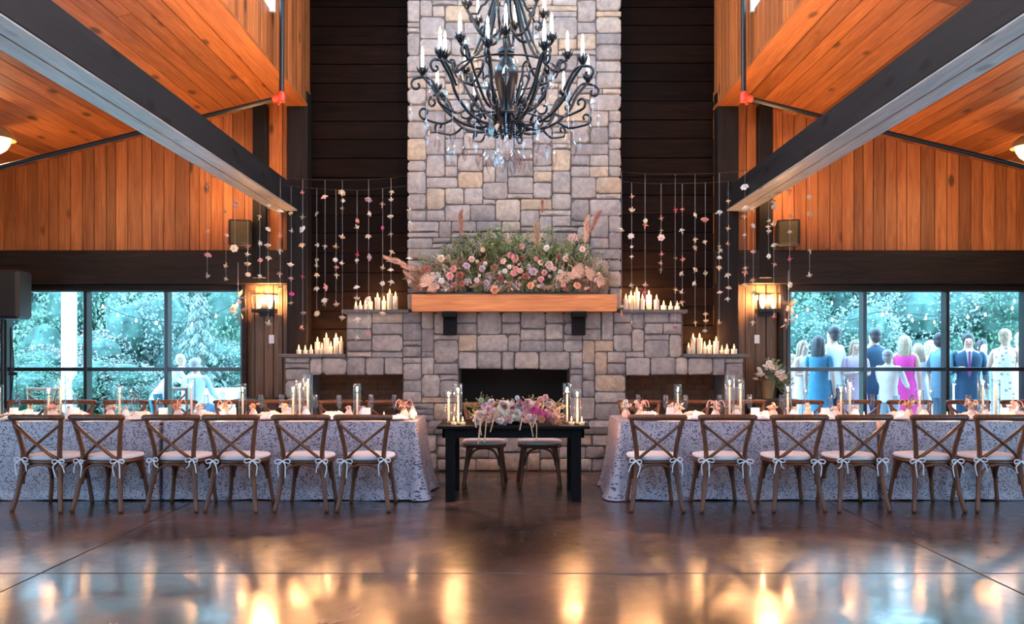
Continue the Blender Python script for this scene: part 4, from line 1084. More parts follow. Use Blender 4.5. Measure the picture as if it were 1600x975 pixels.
def plume_mesh(mat, seed, L=.34, w_=.035):
    r_ = random.Random(seed); m_ = MB(); c = bez([(0, 0, 0), (.01, 0, .3 * L), (.0, 0, .7 * L), (.022, 0, L)], 6); m_.tube(c, .002, 4, cap=False)
    for k in range(420):
        t_ = r_.uniform(.15, 1); i = min(int(t_ * (len(c) - 1)), len(c) - 2); p = c[i].lerp(c[i + 1], r_.random()); a = r_.uniform(0, 2 * PI)
        ww = math.sin(min(1, (t_ - .1) / .9) ** .7 * PI) * .8 + .2
        d = Vector((math.cos(a) * .55, math.sin(a) * .55, 1)); leafq(m_, p, d, w_ * r_.uniform(1.4, 3.0) * ww, .0032, r_)
    return m_.mesh('pampas_plume', mat, False)
PL = {m__: [plume_mesh(m__, i) for i in range(2)] for m__ in ('pampas', 'pampas_rose', 'pampas_blush')}
def fan_mesh(mat, seed):
    r_ = random.Random(seed); m_ = MB()
    for k in range(26):
        a = -1.15 + 2.3 * k / 25; d = Vector((math.sin(a), r_.uniform(-.15, .15), math.cos(a))); q = Vector((math.cos(a), 0, -math.sin(a)))
        L = .15 * (1 - .25 * abs(a)) * r_.uniform(.9, 1.05); m_.add([(0, 0, 0), d * L * .6 + q * .006 + Vector((0, .004, 0)), d * L, d * L * .6 - q * .006 - Vector((0, .004, 0))], [(0, 1, 2, 3)])
    m_.tube([(0, 0, 0), (0, 0, -.06)], .003, 5); return m_.mesh('palm_fan', mat, False)
FAN = fan_mesh('pampas_blush', 3)
HY = {}
def hydra(col):
    if col in HY: return HY[col]
    r_ = random.Random(5); m_ = MB()
    for k in range(70):
        v = Vector((r_.gauss(0, 1), r_.gauss(0, 1), r_.gauss(0, 1))).normalized(); p = v * r_.uniform(.8, 1)
        for j in range(3): leafq(m_, p, v * .3 + Vector((r_.uniform(-1, 1), r_.uniform(-1, 1), r_.uniform(-1, 1))), .28, .12, r_)
    HY[col] = m_.mesh('hydrangea', 'petal_' + col, False); return HY[col]
def put(me, parent, wp, rot=(0, 0, 0), sc=1.0):
    return link(me.name.split('.')[0], me, parent, Vector(wp) - parent.location, rot, (sc,) * 3 if isinstance(sc, (int, float)) else sc)
# ---- big arrangement on the mantel
arr = empty('floral_arrangement', (XC, 9.95, zt_ := PZ(460, 9.85)), 0, 'long overflowing arrangement of roses, pampas plumes and greenery on the timber mantel', 'flowers')
r_ = random.Random(21)
box_ = MB().box(-1.1, 1.1, -.03, .05, 0, .03, ch=.01).build('moss_trough', 'bark', arr, False)
def msp(kind, px, py, Hs, tilt=0, D=None):
    D = D or r_.uniform(9.86, 10.0); me = SP[kind][r_.randrange(len(SP[kind]))]
    put(me, arr, P(px, py, D), (r_.uniform(-.35, .15), tilt + r_.uniform(-.25, .25), r_.uniform(-.8, .8)), Hs)
def hprof(px):     # silhouette height in px above y=458
    pts = [(636, 30), (660, 50), (690, 62), (720, 75), (745, 88), (775, 112), (800, 98), (820, 78), (840, 90), (862, 108), (885, 96), (905, 78), (925, 52), (950, 22)]
    for (a, b_), (c_, d_) in zip(pts, pts[1:]):
        if a <= px <= c_: return b_ + (d_ - b_) * (px - a) / (c_ - a)
    return 20
for k in range(250):
    px = r_.uniform(645, 948); hp = hprof(px) / 125.0 * r_.uniform(.6, 1.12)
    kind = ('green' if 725 < px < 905 else 'dry') if r_.random() < .62 else r_.choice(('sage', 'sage', 'dry'))
    msp(kind, px, 456, hp / .36, (px - 795) / 320 * .8)
for k in range(60):
    px = r_.uniform(655, 935); msp(r_.choice(('pale', 'sage', 'dry', 'sage', 'gyp')), px, 458 - hprof(px) * r_.uniform(.55, .8), r_.uniform(.5, .95), (px - 795) / 320 * .8, 9.88)
for k in range(18): msp(r_.choice(('pale', 'sage')), r_.uniform(650, 945), r_.uniform(415, 445), r_.uniform(.5, .9), r_.uniform(-.6, .6), 9.86)
for k in range(16): msp('gyp', r_.choice((r_.uniform(685, 710), r_.uniform(770, 800), r_.uniform(650, 940))), r_.uniform(430, 458), r_.uniform(.5, .9), r_.uniform(-.8, .8), 9.82)
for k in range(26): msp('dry', r_.uniform(645, 945), r_.uniform(425, 455), r_.uniform(.4, .7), r_.uniform(-1.4, 1.4), 9.84)
FLW = [(689, 404, 'cream', 6), (708, 420, 'pink', 6), (703, 431, 'pink', 6.5), (709, 445, 'rust', 4.5), (722, 443, 'rust', 4.5), (737, 405, 'blush', 5), (729, 415, 'lilac', 6), (753, 420, 'lilac', 5.5), (758, 412, 'white', 3.5), (772, 417, 'rust', 5.5), (786, 408, 'blush', 5), (805, 404, 'pink', 6.5), (797, 399, 'pink', 5), (815, 385, 'pink', 4.5), (833, 424, 'lilac', 7), (858, 414, 'blush', 6.5), (845, 410, 'blush', 5), (854, 388, 'white', 5), (829, 446, 'coral', 6), (845, 436, 'pink', 5), (851, 426, 'pink', 5), (875, 425, 'white', 4), (871, 432, 'white', 4), (902, 446, 'coral', 6), (773, 453, 'coral', 7), (690, 439, 'white', 5), (910, 389, 'blush', 5), (812, 423, 'blush', 4.5), (806, 420, 'pink', 4.5), (820, 432, 'rust', 5), (802, 427, 'pink', 5), (745, 438, 'blush', 4.5), (666, 420, 'rust', 5), (700, 402, 'pink', 4), (719, 430, 'rust', 5.5), (826, 418, 'lilac', 4), (866, 420, 'blush', 4), (789, 424, 'white', 4), (796, 417, 'white', 3.5), (884, 404, 'blush', 5), (895, 432, 'blush', 5), (683, 448, 'blush', 4), (760, 442, 'lilac', 5), (838, 404, 'pink', 4.5), (880, 445, 'pink', 4), (932, 438, 'blush', 4.5)]
for px, py, c, rad in FLW:
    put(RM[c][r_.randrange(2)], arr, P(px, py, 9.80), (PI / 2 + r_.uniform(-.5, .3), 0, r_.uniform(-.5, .5)), rad * 9.8 / F * .95)
for k in range(70):
    px = r_.uniform(650, 945); py = 456 - r_.uniform(.03, .72) * hprof(px); c = r_.choice(('blush', 'pink', 'lilac', 'rust', 'white', 'rust', 'pink', 'cream'))
    put((RM if r_.random() < .5 else DM)[c][r_.randrange(2)], arr, P(px, py, 9.84), (PI / 2 + r_.uniform(-.6, .4), 0, r_.uniform(-.7, .7)), r_.uniform(2.2, 4) * 9.8 / F)
for px, py, c, rad in ((681, 432, 'white', 8), (766, 432, 'lilac', 8), (781, 433, 'rust', 8), (895, 372, 'blush', 8), (731, 440, 'greywhite', 6)):
    put(hydra(c), arr, P(px, py, 9.84), (0, 0, 0), rad * 9.8 / F)
for px, py, m__, tilt, sc in ((719, 372, 'pampas_rose', .02, 1.0), (838, 398, 'pampas', .02, 1.25), (847, 336, 'pampas_rose', 0, .6), (918, 368, 'pampas_rose', .45, 1.0), (913, 385, 'pampas_blush', .1, 1.1), (745, 418, 'pampas_rose', .75, .75), (660, 424, 'pampas_blush', -1.35, .8), (640, 416, 'pampas_blush', -1.25, 1.0), (700, 452, 'pampas_blush', -1.0, .6), (730, 450, 'pampas', 1.2, .7), (905, 440, 'pampas', 1.3, .8), (842, 450, 'pampas', 1.45, .9), (870, 452, 'pampas', -1.4, .8), (650, 440, 'pampas_blush', -.9, .6)):
    put(PL[m__][r_.randrange(2)], arr, P(px, py, 9.86), (0, tilt, 0), sc)
for px, py, rz_, sc in ((895, 418, 2.2, 1.3), (915, 430, 1.2, 1.0), (672, 446, -.6, 1.2), (672, 444, 2.4, .9), (880, 424, 2.9, 1.2), (932, 438, 1.7, .9)):
    put(FAN, arr, P(px, py, 9.78), (0, rz_, 0), sc)
# ---- bouquet on the black table
bq = empty('sweetheart_bouquet', (PX(802, 7.82), 7.86, .737), 0, 'wide low bouquet of cream and pink roses trailing over the front of the black table', 'flowers')
MB().box(-.22, .22, -.06, .06, 0, .07, ch=.02).build('black_trough', 'black_metal', bq)
BQ = [(789, 636, 'cream', 11), (784, 652, 'cream', 12), (806, 648, 'cream', 10), (775, 643, 'cream', 7), (763, 640, 'pink', 7), (757, 634, 'lilac', 6), (750, 649, 'blush', 8), (768, 629, 'blush', 6), (826, 645, 'pink', 10), (834, 640, 'magenta', 6), (830, 655, 'pink', 8), (838, 632, 'coral', 7), (843, 643, 'magenta', 5), (825, 630, 'pink', 7), (812, 634, 'lilac', 7), (852, 621, 'pink', 5), (854, 650, 'magenta', 6), (866, 653, 'blush', 8), (858, 632, 'blush', 6), (746, 657, 'blush', 7), (757, 652, 'pink', 6), (800, 637, 'rust', 4.5), (818, 654, 'pink', 6), (846, 655, 'coral', 6), (862, 643, 'coral', 6), (768, 654, 'blush', 6), (797, 657, 'blush', 5), (752, 625, 'green', 4), (808, 622, 'greywhite', 4), (844, 624, 'pink', 5), (820, 638, 'pink', 5)]
for px, py, c, rad in BQ: put(RM[c][r_.randrange(2)], bq, P(px, py, 7.72 + r_.uniform(-.03, .04)), (PI / 2 + r_.uniform(-.5, .2), 0, r_.uniform(-.5, .5)), rad * 7.72 / F * 1.0)
for k in range(34):
    px = r_.uniform(748, 868); c = r_.choice(('cream', 'blush', 'pink', 'blush', 'coral', 'rust')) if px < 812 else r_.choice(('pink', 'magenta', 'blush', 'coral', 'rust'))
    put((RM if k % 2 else DM)[c][k % 2], bq, P(px, 661 - r_.uniform(2, 36) * (1 - ((px - 806) / 75) ** 2), 7.665), (PI / 2 + r_.uniform(-.6, .4), 0, r_.uniform(-.7, .7)), r_.uniform(3, 5) * 7.72 / F)
for k in range(16):
    px = r_.uniform(748, 868); put(SP[('pale', 'green', 'sage')[k % 3]][k % 3], bq, P(px, 640, 7.76), (r_.uniform(-.2, .4), (px - 802) / 50, 0), r_.uniform(.35, .6))
for k in range(46):
    px = r_.uniform(750, 865); kind = r_.choice(('green', 'dry', 'dry', 'pale', 'dry')); me = SP[kind][r_.randrange(3)]
    put(me, bq, P(px, 655, 7.86), (r_.uniform(-.5, .4), (px - 802) / 55 * .9 + r_.uniform(-.3, .3), r_.uniform(-.5, .5)), r_.uniform(.35, .75))
for k in range(8): put(SP['dry'][k % 4], bq, P(r_.uniform(845, 868), 655, 7.74), (r_.uniform(.2, 1.0), r_.uniform(.9, 2.0), 0), .5)
def trail(px0, py0, px1, py1, bow, D=7.50):
    a, b_ = P(px0, py0, 7.72), P(px1, py1, D); mid = (a + b_) / 2 + Vector((bow, -.03, .06))
    m_ = MB(); c = bez([tuple(a), tuple(a.lerp(mid, .5) + Vector((bow * .3, -.02, .03))), tuple(mid), tuple(b_)], 7); m_.tube([p - a for p in c], [.004] * 12 + [.0055] * (len(c) - 12), 6)
    rr = random.Random(px0)
    for k in range(70):
        i = rr.randrange(len(c) - 1); d = Vector((rr.uniform(-1, 1), rr.uniform(-1, 1), rr.uniform(-1, .3))); leafq(m_, c[i].lerp(c[i + 1], rr.random()) - a, d, .012, .003, rr)
    o = m_.build('amaranth_trail', 'stem_pale', bq); o.location = a - bq.location
for t_ in ((765, 652, 748, 688, -.03), (768, 654, 752, 680, -.06), (762, 655, 757, 691, .0), (770, 656, 747, 694, -.05), (772, 650, 766, 675, .02), (758, 650, 744, 668, -.05), (822, 658, 838, 689, .05), (818, 660, 833, 682, .02), (826, 655, 832, 668, .06), (812, 660, 812, 672, .02), (838, 628, 848, 640, .04), (846, 628, 866, 648, .05), (850, 632, 870, 646, .04)): trail(*t_)
# ---- bud vases along the banquet tables
VS = [('left', 46, 'coral', 0), ('left', 84, 'pink', 1), ('left', 108, 'coral', 0), ('left', 172, 'coral', 1), ('left', 196, 'white', 0), ('left', 278, 'coral', 2), ('left', 312, 'blush', 1), ('left', 350, 'coral', 2), ('left', 396, 'coral', 1), ('left', 446, 'blush', 1), ('left', 478, 'white', 0), ('left', 545, 'blush', 1), ('left', 566, 'blush', 0), ('left', 632, 'pink', 2), ('left', 645, 'white', 0),
      ('right', 978, 'white', 2), ('right', 1000, 'pink', 2), ('right', 1047, 'blush', 1), ('right', 1060, 'cream', 1), ('right', 1118, 'blush', 2), ('right', 1150, 'white', 0), ('right', 1208, 'coral', 1), ('right', 1240, 'blush', 0), ('right', 1262, 'coral', 1), ('right', 1306, 'coral', 1), ('right', 1336, 'coral', 0), ('right', 1420, 'coral', 2), ('right', 1444, 'white', 0), ('right', 1518, 'blush', 2), ('right', 1540, 'coral', 0), ('right', 1582, 'pink', 2)]
cnt = {'left': 0, 'right': 0}
cn = dict(coral='coral', pink='pink', white='white', blush='blush', cream='cream')
for tn, px, c, kd in VS:
    D = 8.08 + r_.uniform(-.06, .10); x = PX(px, D)
    v = empty('bud_vase', (x, D, TB), r_.uniform(0, 6), '%s vase of %s flowers, %s of its kind from left on the %s tables' % (('low', 'small', 'airy')[kd], cn[c], ORD[cnt[tn]], tn), 'vase', 'bud vases on the %s tables' % tn); cnt[tn] += 1
    MB().lathe([(0, 0), (.030, 0), (.042, .02), (.045, .045), (.032, .075), (.022, .088), (.026, .10), (.020, .10), (.016, .088), (0, .07)], 14, cap=False).build('vase_body', 'ceramic_white' if kd == 0 else 'ceramic_pink', v)
    for k in range((4, 7, 7)[kd]):
        a = r_.uniform(0, 6.28); q = r_.uniform(0, .05); cc_ = r_.choice((c, c, 'blush', 'cream'))
        hh = r_.uniform(.09, .15)
        if kd: link('rose', RM[cc_][k % 2], v, (q * math.cos(a), q * math.sin(a), hh + (.02 if kd == 2 else 0)), (r_.uniform(-.8, .8), r_.uniform(-.8, .8), 0), (.024,) * 3)
        else: link('blossom', DM[cc_][k % 2], v, (q * math.cos(a) * .7, q * math.sin(a) * .7, .11), (r_.uniform(-.8, .8), r_.uniform(-.8, .8), 0), (.022,) * 3)
    if kd == 2:
        for k in range(4): link('dried_spray', SP['dry'][k], v, (0, 0, .06), (r_.uniform(-.7, .7), r_.uniform(-.7, .7), 0), (.5,) * 3)
        for k in range(3):
            a = r_.uniform(0, 6.28); m_ = MB(); m_.tube(bez([(0, 0, .08), (.02 * math.cos(a), .02 * math.sin(a), .15), (.055 * math.cos(a), .055 * math.sin(a), .19), (.085 * math.cos(a), .085 * math.sin(a), .165), (.095 * math.cos(a), .095 * math.sin(a), .12)], 4), .0045, 5); m_.build('amaranth_trail', 'petal_' + c, v)
# ---- bucket of white flowers on the right cabinet
D = DW - .3; zt = PZ(622, D)
v = empty('flower_bucket', (PX(1199, D), D, zt), 0, 'tapered gold bucket of white and blush flowers on the low cabinet by the right window', 'vase')
MB().lathe([(0, 0), (.065, 0), (.10, .23), (.105, .235), (.095, .235), (.06, .01), (0, .01)], 18, cap=False).build('bucket', 'gold_pot', v)
MB().lathe([(0, .2), (.09, .2)], 14, cap=False).build('soil', 'soot', v)
for k in range(22):
    a = r_.uniform(0, 6.28); q = r_.uniform(.02, .24); c = r_.choice(('white', 'white', 'blush', 'greywhite', 'cream'))
    link('rose', RM[c][k % 2], v, (q * math.cos(a), q * math.sin(a) * .45 - .05, .26 + .20 * (1 - q / .26) + r_.uniform(-.06, .06)), (r_.uniform(0, 1.4), r_.uniform(-.6, .6), 0), (r_.uniform(.03, .05),) * 3)
for k in range(34):
    a = r_.uniform(0, 6.28); link('foliage_spray', SP[r_.choice(('green', 'sage', 'sage'))][k % 4], v, (0, 0, .2), (math.sin(a) * r_.uniform(.1, .8), math.cos(a) * r_.uniform(.2, 1.9), a), (r_.uniform(.6, 1.0),) * 3)
# ============================================================ HANGING FLOWER STRANDS
DS = 9.5
ST = {
'left': [(324, [(291,'p'),(361,'w'),(399,'p'),(430,'l')]), (353, [(331,'g'),(368,'w'),(414,'w'),(436,'w')]), (367, [(319,'p'),(388,'w')]), (387, [(387,'p'),(396,'w'),(412,'w'),(429,'w')]),
 (406, [(339,'w'),(380,'w'),(407,'p'),(432,'w')]), (419, [(321,'w'),(358,'w'),(383,'w'),(404,'w'),(473,'g'),(504,'w')]), (438, [(330,'w'),(367,'p'),(393,'w'),(429,'l'),(447,'g')]),
 (455, [(332,'w'),(360,'g'),(413,'w'),(436,'l'),(459,'r'),(473,'g')]), (473, [(300,'p'),(338,'g'),(358,'w'),(384,'w'),(433,'r'),(489,'l'),(512,'p')]),
 (495, [(333,'g'),(383,'w'),(406,'g'),(414,'w'),(431,'w'),(452,'w'),(490,'w')]), (508, [(308,'p'),(386,'w'),(449,'p'),(470,'w'),(476,'g')]), (525, [(384,'w'),(406,'w'),(418,'p'),(431,'w'),(474,'w')]),
 (535, [(301,'w'),(314,'w'),(325,'g'),(369,'w'),(410,'w'),(496,'w')]), (558, [(345,'p'),(354,'w'),(397,'r'),(407,'g'),(449,'w'),(465,'w'),(500,'w'),(528,'w')]),
 (576, [(312,'l'),(334,'w'),(370,'w'),(402,'l'),(468,'w'),(501,'g'),(522,'p')]), (598, [(320,'p'),(356,'r'),(417,'w'),(443,'w'),(490,'w')]), (611, [(301,'w'),(311,'w'),(338,'w'),(367,'l'),(395,'w'),(422,'w'),(442,'w')]),
 (640, [(328,'w'),(349,'w'),(404,'w'),(440,'w')])],
'right': [(971, [(359,'w'),(479,'g'),(491,'p')]), (987, [(306,'p'),(327,'w'),(369,'w'),(386,'g'),(402,'w'),(445,'w'),(504,'w')]), (1008, [(345,'w'),(353,'p'),(444,'p'),(456,'r'),(466,'r')]),
 (1033, [(340,'p'),(361,'g'),(371,'p'),(396,'p'),(410,'p'),(422,'g')]), (1055, [(329,'r'),(404,'g'),(454,'w'),(510,'p')]), (1066, [(328,'p'),(361,'w'),(404,'p'),(428,'w'),(455,'w'),(474,'w')]),
 (1086, [(336,'w'),(375,'w'),(387,'p'),(421,'w'),(443,'w'),(505,'w')]), (1102, [(343,'p'),(379,'w'),(426,'w'),(492,'w'),(500,'w'),(517,'g')]), (1124, [(333,'w'),(384,'g'),(392,'w'),(403,'w'),(419,'w'),(457,'p'),(503,'w')]),
 (1138, [(315,'w'),(356,'w'),(380,'p'),(431,'w'),(450,'p'),(468,'w')]), (1164, [(292,'w'),(325,'w'),(339,'w'),(368,'w'),(420,'w'),(427,'p'),(445,'w')]), (1177, [(327,'w'),(353,'w'),(393,'p'),(439,'p'),(457,'g'),(505,'w')]),
 (1201, [(303,'w'),(345,'w'),(355,'g'),(361,'g'),(400,'w')]), (1209, [(295,'w'),(315,'w'),(323,'w'),(349,'w'),(383,'w'),(414,'p'),(494,'p')]), (1234, [(300,'p'),(336,'p'),(363,'w'),(404,'r'),(445,'w')]),
 (1265, [(308,'w'),(334,'w'),(392,'w'),(429,'w')])]}
WIRES = {'left': [[(300, 256), (345, 266), (400, 274), (436, 277), (500, 281), (560, 281), (600, 279), (638, 275)], [(330, 276), (365, 282), (400, 284), (440, 289), (500, 295), (560, 297), (600, 294), (638, 290)]],
         'right': [[(968, 268), (1000, 271), (1050, 272), (1130, 270), (1200, 262), (1260, 250), (1305, 240)], [(968, 283), (1000, 286), (1050, 287), (1130, 284), (1200, 273), (1260, 258), (1310, 246)]]}
CMAP = dict(w=('white', 'white', 'cream'), p=('pink', 'blush', 'pink'), l=('lilac',), r=('magenta',), g=('green', 'greywhite'))
CN = dict(w='white', p='pink', l='lilac', r='magenta', g='greenish')
r_ = random.Random(77)
def wy(wire, px):
    for (a, b_), (c_, d_) in zip(wire, wire[1:]):
        if a <= px <= c_: return b_ + (d_ - b_) * (px - a) / (c_ - a)
    return wire[0][1] if px < wire[0][0] else wire[-1][1]
for sd in ('left', 'right'):
    for wi, wire in enumerate(WIRES[sd]):
        c = [P(a, b_, DS + .12 * wi) for a, b_ in wire]; o = c[0]
        w_ = MB().tube([tuple(p - o) for p in bez([tuple(p) for p in c], 4)], .0035, 5).build('garland_wire', 'frame_metal', None, True, o)
        tag(w_, '%s thin wire strung to hold flower strands, %s of the chimney' % (('upper', 'lower')[wi], sd), 'wire', 'garland wires')
    for i, (px, fl__) in enumerate(ST[sd]):
        wi = i % 2; D = DS + .12 * wi; zt_ = PZ(wy(WIRES[sd][wi], px), D); zb_ = PZ(fl__[-1][0] + 4, D); x = PX(px, D)
        r = empty('flower_strand', (x, D, zt_), 0, 'hanging thread with %d blossoms, lowest %s, %s strand from left, %s of chimney' % (len(fl__), CN[fl__[-1][1]], ORD[i], sd), 'garland', 'flower strands %s of the chimney' % sd)
        MB().tube([(0, 0, 0), (0, 0, zb_ - zt_)], .0008, 4).build('thread', 'ribbon', r)
        for py, c in fl__:
            col = r_.choice(CMAP[c]); me = DM[col][r_.randrange(2)] if r_.random() < .75 else RM[col][r_.randrange(2)]
            sc = r_.uniform(.030, .044) * (.8 if c in 'gr' else 1)
            up_ = r_.random()
            rx = r_.choice((r_.uniform(-.5, .5), PI + r_.uniform(-.4, .4), r_.uniform(.6, 1.6)))
            link('blossom', me, r, (r_.uniform(-.008, .008), 0, PZ(py, D) - zt_), (rx, r_.uniform(-.3, .3), r_.uniform(0, 6)), (sc * r_.uniform(.8, 1.15), sc, sc * 1.1))
            if r_.random() < .55:
                m_ = MB(); leafq(m_, Vector((0, 0, 0)), Vector((r_.uniform(-.4, .4), -.2, -1)), .05, .008, r_); m_.tube([(0, 0, .01), (r_.uniform(-.01, .01), 0, .045)], .0012, 4)
                m_.build('leaf', 'leaf_sage', r, False, (0, -.004, PZ(py, D) - zt_))
# dried leaf clusters and birdhouse-like latch shapes by the window posts
for px, py, nm in ((372, 478, 'left'), (1232, 490, 'right')):
    D = 10.53; c = P(px, py, D); r = empty('dried_leaf_bunch', (c.x, D, c.z + .15), 0, 'bunch of dried brown leaves and blossoms hanging on a thread beside the %s window post' % nm, 'garland', 'dried leaf bunches')
    MB().tube([(0, 0, 0), (0, 0, -.30)], .0015, 4).tube([(0, 0, 0), (0, 0, .42)], .0015, 4).build('thread', 'ribbon', r)
    for k in range(9):
        m_ = MB(); d = Vector((r_.uniform(-1, 1), r_.uniform(-.6, .2), r_.uniform(-1, .4))); leafq(m_, Vector((0, 0, 0)), d, r_.uniform(.08, .13), .03, r_); m_.build('leaf', 'leaf_dry', r, False, (r_.uniform(-.04, .04), 0, r_.uniform(-.28, 0)))
    for k in range(3): link('blossom', DM['blush'][0], r, (r_.uniform(-.05, .05), -.02, -.1 - .07 * k), (1.2, 0, k), (.028,) * 3)

# ============================================================ OUTSIDE
pt = MB().box(-16, 16, 11.0, 15.5, -.2, -.02).build('patio', 'patio', smooth=False); tag(pt, kind='structure')
lw_ = MB().box(-45, 45, 15.5, 60, -.3, -.04).build('lawn', 'lawn', smooth=False); tag(lw_, kind='structure')
def leafcloud(nm, mat, seed, n, leaf, core=.72, lumps=9, mat2=None):
    r__ = random.Random(seed); m_ = MB()
    cs = [(Vector((r__.uniform(-.6, .6), r__.uniform(-.6, .6), r__.uniform(-.55, .6))), r__.uniform(.35, .55)) for _ in range(lumps)]
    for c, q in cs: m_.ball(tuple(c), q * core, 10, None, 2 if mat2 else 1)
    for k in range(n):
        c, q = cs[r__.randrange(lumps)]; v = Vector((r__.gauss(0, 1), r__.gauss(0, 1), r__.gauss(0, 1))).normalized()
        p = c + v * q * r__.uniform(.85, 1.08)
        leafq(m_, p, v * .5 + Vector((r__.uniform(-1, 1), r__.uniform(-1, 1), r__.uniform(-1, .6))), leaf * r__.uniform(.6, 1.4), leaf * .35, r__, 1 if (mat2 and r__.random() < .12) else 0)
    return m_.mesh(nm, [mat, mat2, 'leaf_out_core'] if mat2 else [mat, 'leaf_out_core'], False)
CR = {'dark': [leafcloud('crown', 'leaf_out_dark', i, 5200, .062) for i in range(2)], 'mid': [leafcloud('crown', 'leaf_out', 10 + i, 5200, .058) for i in range(3)], 'light': [leafcloud('crown', 'leaf_out_light', 20 + i, 5200, .055) for i in range(2)],
      'bloom': [leafcloud('crown', 'leaf_out_light', 30 + i, 5200, .055, mat2='petal_pink') for i in range(2)]}
trunk_m = MB().tube(bez([(0, 0, 0), (.04, 0, .4), (-.03, .02, .8), (0, 0, 1)], 4), [.06] * 6 + [.045] * 7, 8).mesh('trunk', 'bark')
r_ = random.Random(5)
def tree(kind, x, y, w_, h, lab, grp, low=0.0):
    r = empty('shrub' if low < .3 and h < 3.2 else 'tree', (x, y, -.05), r_.uniform(0, 6), lab, 'shrub' if low < .3 and h < 3.2 else 'tree', grp)
    link('trunk', trunk_m, r, None, None, (1.6, 1.6, low + h * .5))
    link('crown', CR[kind][r_.randrange(len(CR[kind]))], r, (0, 0, low + h * .5), (0, 0, r_.uniform(0, 6)), (w_, w_, h * .55))
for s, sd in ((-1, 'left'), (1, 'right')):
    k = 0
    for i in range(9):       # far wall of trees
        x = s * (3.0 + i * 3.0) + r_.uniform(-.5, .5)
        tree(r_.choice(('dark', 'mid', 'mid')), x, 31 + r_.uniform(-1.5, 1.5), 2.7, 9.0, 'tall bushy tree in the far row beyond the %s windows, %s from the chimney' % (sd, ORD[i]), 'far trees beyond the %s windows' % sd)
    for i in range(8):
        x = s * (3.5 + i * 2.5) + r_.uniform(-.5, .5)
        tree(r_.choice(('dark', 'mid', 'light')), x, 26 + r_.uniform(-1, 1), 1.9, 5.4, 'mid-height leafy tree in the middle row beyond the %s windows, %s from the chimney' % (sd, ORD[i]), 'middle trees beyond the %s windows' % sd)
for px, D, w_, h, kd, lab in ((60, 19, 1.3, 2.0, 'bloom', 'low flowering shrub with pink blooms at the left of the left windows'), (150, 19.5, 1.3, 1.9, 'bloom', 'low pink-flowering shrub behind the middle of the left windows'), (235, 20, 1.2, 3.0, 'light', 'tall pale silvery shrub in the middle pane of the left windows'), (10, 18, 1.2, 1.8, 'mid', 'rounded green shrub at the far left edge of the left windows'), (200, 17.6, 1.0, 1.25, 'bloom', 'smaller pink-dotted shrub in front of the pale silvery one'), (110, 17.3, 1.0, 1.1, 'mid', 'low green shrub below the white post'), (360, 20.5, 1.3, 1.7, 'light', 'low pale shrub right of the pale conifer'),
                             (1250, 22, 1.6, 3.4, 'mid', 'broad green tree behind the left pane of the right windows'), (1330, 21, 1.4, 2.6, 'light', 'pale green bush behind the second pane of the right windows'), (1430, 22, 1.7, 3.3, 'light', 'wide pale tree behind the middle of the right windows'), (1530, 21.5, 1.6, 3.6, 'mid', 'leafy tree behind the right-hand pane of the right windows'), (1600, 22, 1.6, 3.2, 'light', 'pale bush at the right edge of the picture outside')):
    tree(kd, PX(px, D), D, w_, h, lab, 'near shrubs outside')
# conifer
D = 19.0; r = empty('conifer', (PX(312, D), D, 0), 0, 'pale drooping conifer behind the right-hand pane of the left windows', 'tree')
link('trunk', trunk_m, r, None, None, (1, 1, 2.9)); m_ = MB()
for k in range(60):
    z = .4 + 2.5 * k / 60; L = .95 * (1 - k / 68); a = k * 2.4
    pts = [Vector((0, 0, z)), Vector((L * .5 * math.cos(a), L * .5 * math.sin(a), z - .02)), Vector((L * math.cos(a), L * math.sin(a), z - .28 * L - .05))]
    c = bez([tuple(p) for p in pts], 5)
    for q in range(34):
        i = r_.randrange(len(c) - 1); leafq(m_, c[i].lerp(c[i + 1], r_.random()), Vector((r_.uniform(-1, 1), r_.uniform(-1, 1), -1.2)), .16, .022, r_)
m_.build('branches', 'leaf_out_light', r, False)
# white post
D = 16.5; c = P(108, 500, D); r = empty('white_post', (c.x, D, -.04), 0, 'square white garden post standing among the shrubs outside the left windows', 'post')
MB().box(-.11, .11, -.11, .11, 0, 3.6, ch=.01).build('shaft', 'plaster_white', r, False); MB().box(-.14, .14, -.14, .14, 3.6, 3.68, ch=.01).box(-.14, .14, -.14, .14, 0, .2, ch=.01).build('cap_and_base', 'plaster_white', r, False)
# string lights
for k, (pts, nb, D, nm) in enumerate((([(112, 440), (138, 460), (165, 478), (195, 492), (235, 500), (300, 503), (345, 486), (390, 460)], 9, 15, 'outside the left windows'), ([(1225, 462), (1262, 480), (1320, 500), (1370, 488), (1420, 490), (1460, 494), (1505, 492), (1548, 486), (1610, 470)], 11, 15, 'outside the right windows, front line'), ([(1225, 500), (1300, 470), (1360, 478), (1410, 492), (1460, 500), (1540, 474), (1620, 462)], 8, 17, 'outside the right windows, rear line'))):
    c = [P(a, b_, D) for a, b_ in pts]; o = c[0]; cv = bez([tuple(p - o) for p in c], 6)
    r = empty('string_lights', o, 0, 'string of small glowing bulbs on a thin wire %s' % nm, 'lights', 'garden string lights')
    MB().tube(cv, .008, 5).build('wire', 'black_metal', r)
    bm__ = MB().lathe([(.008, .02), (.009, 0), (.018, -.02), (.020, -.032), (.012, -.046), (0, -.05)], 10).mesh('bulb', 'string_bulb')
    for q in range(nb): p = cv[int((q + .5) / nb * (len(cv) - 1))]; link('bulb', bm__, r, (p.x, p.y, p.z - .03))
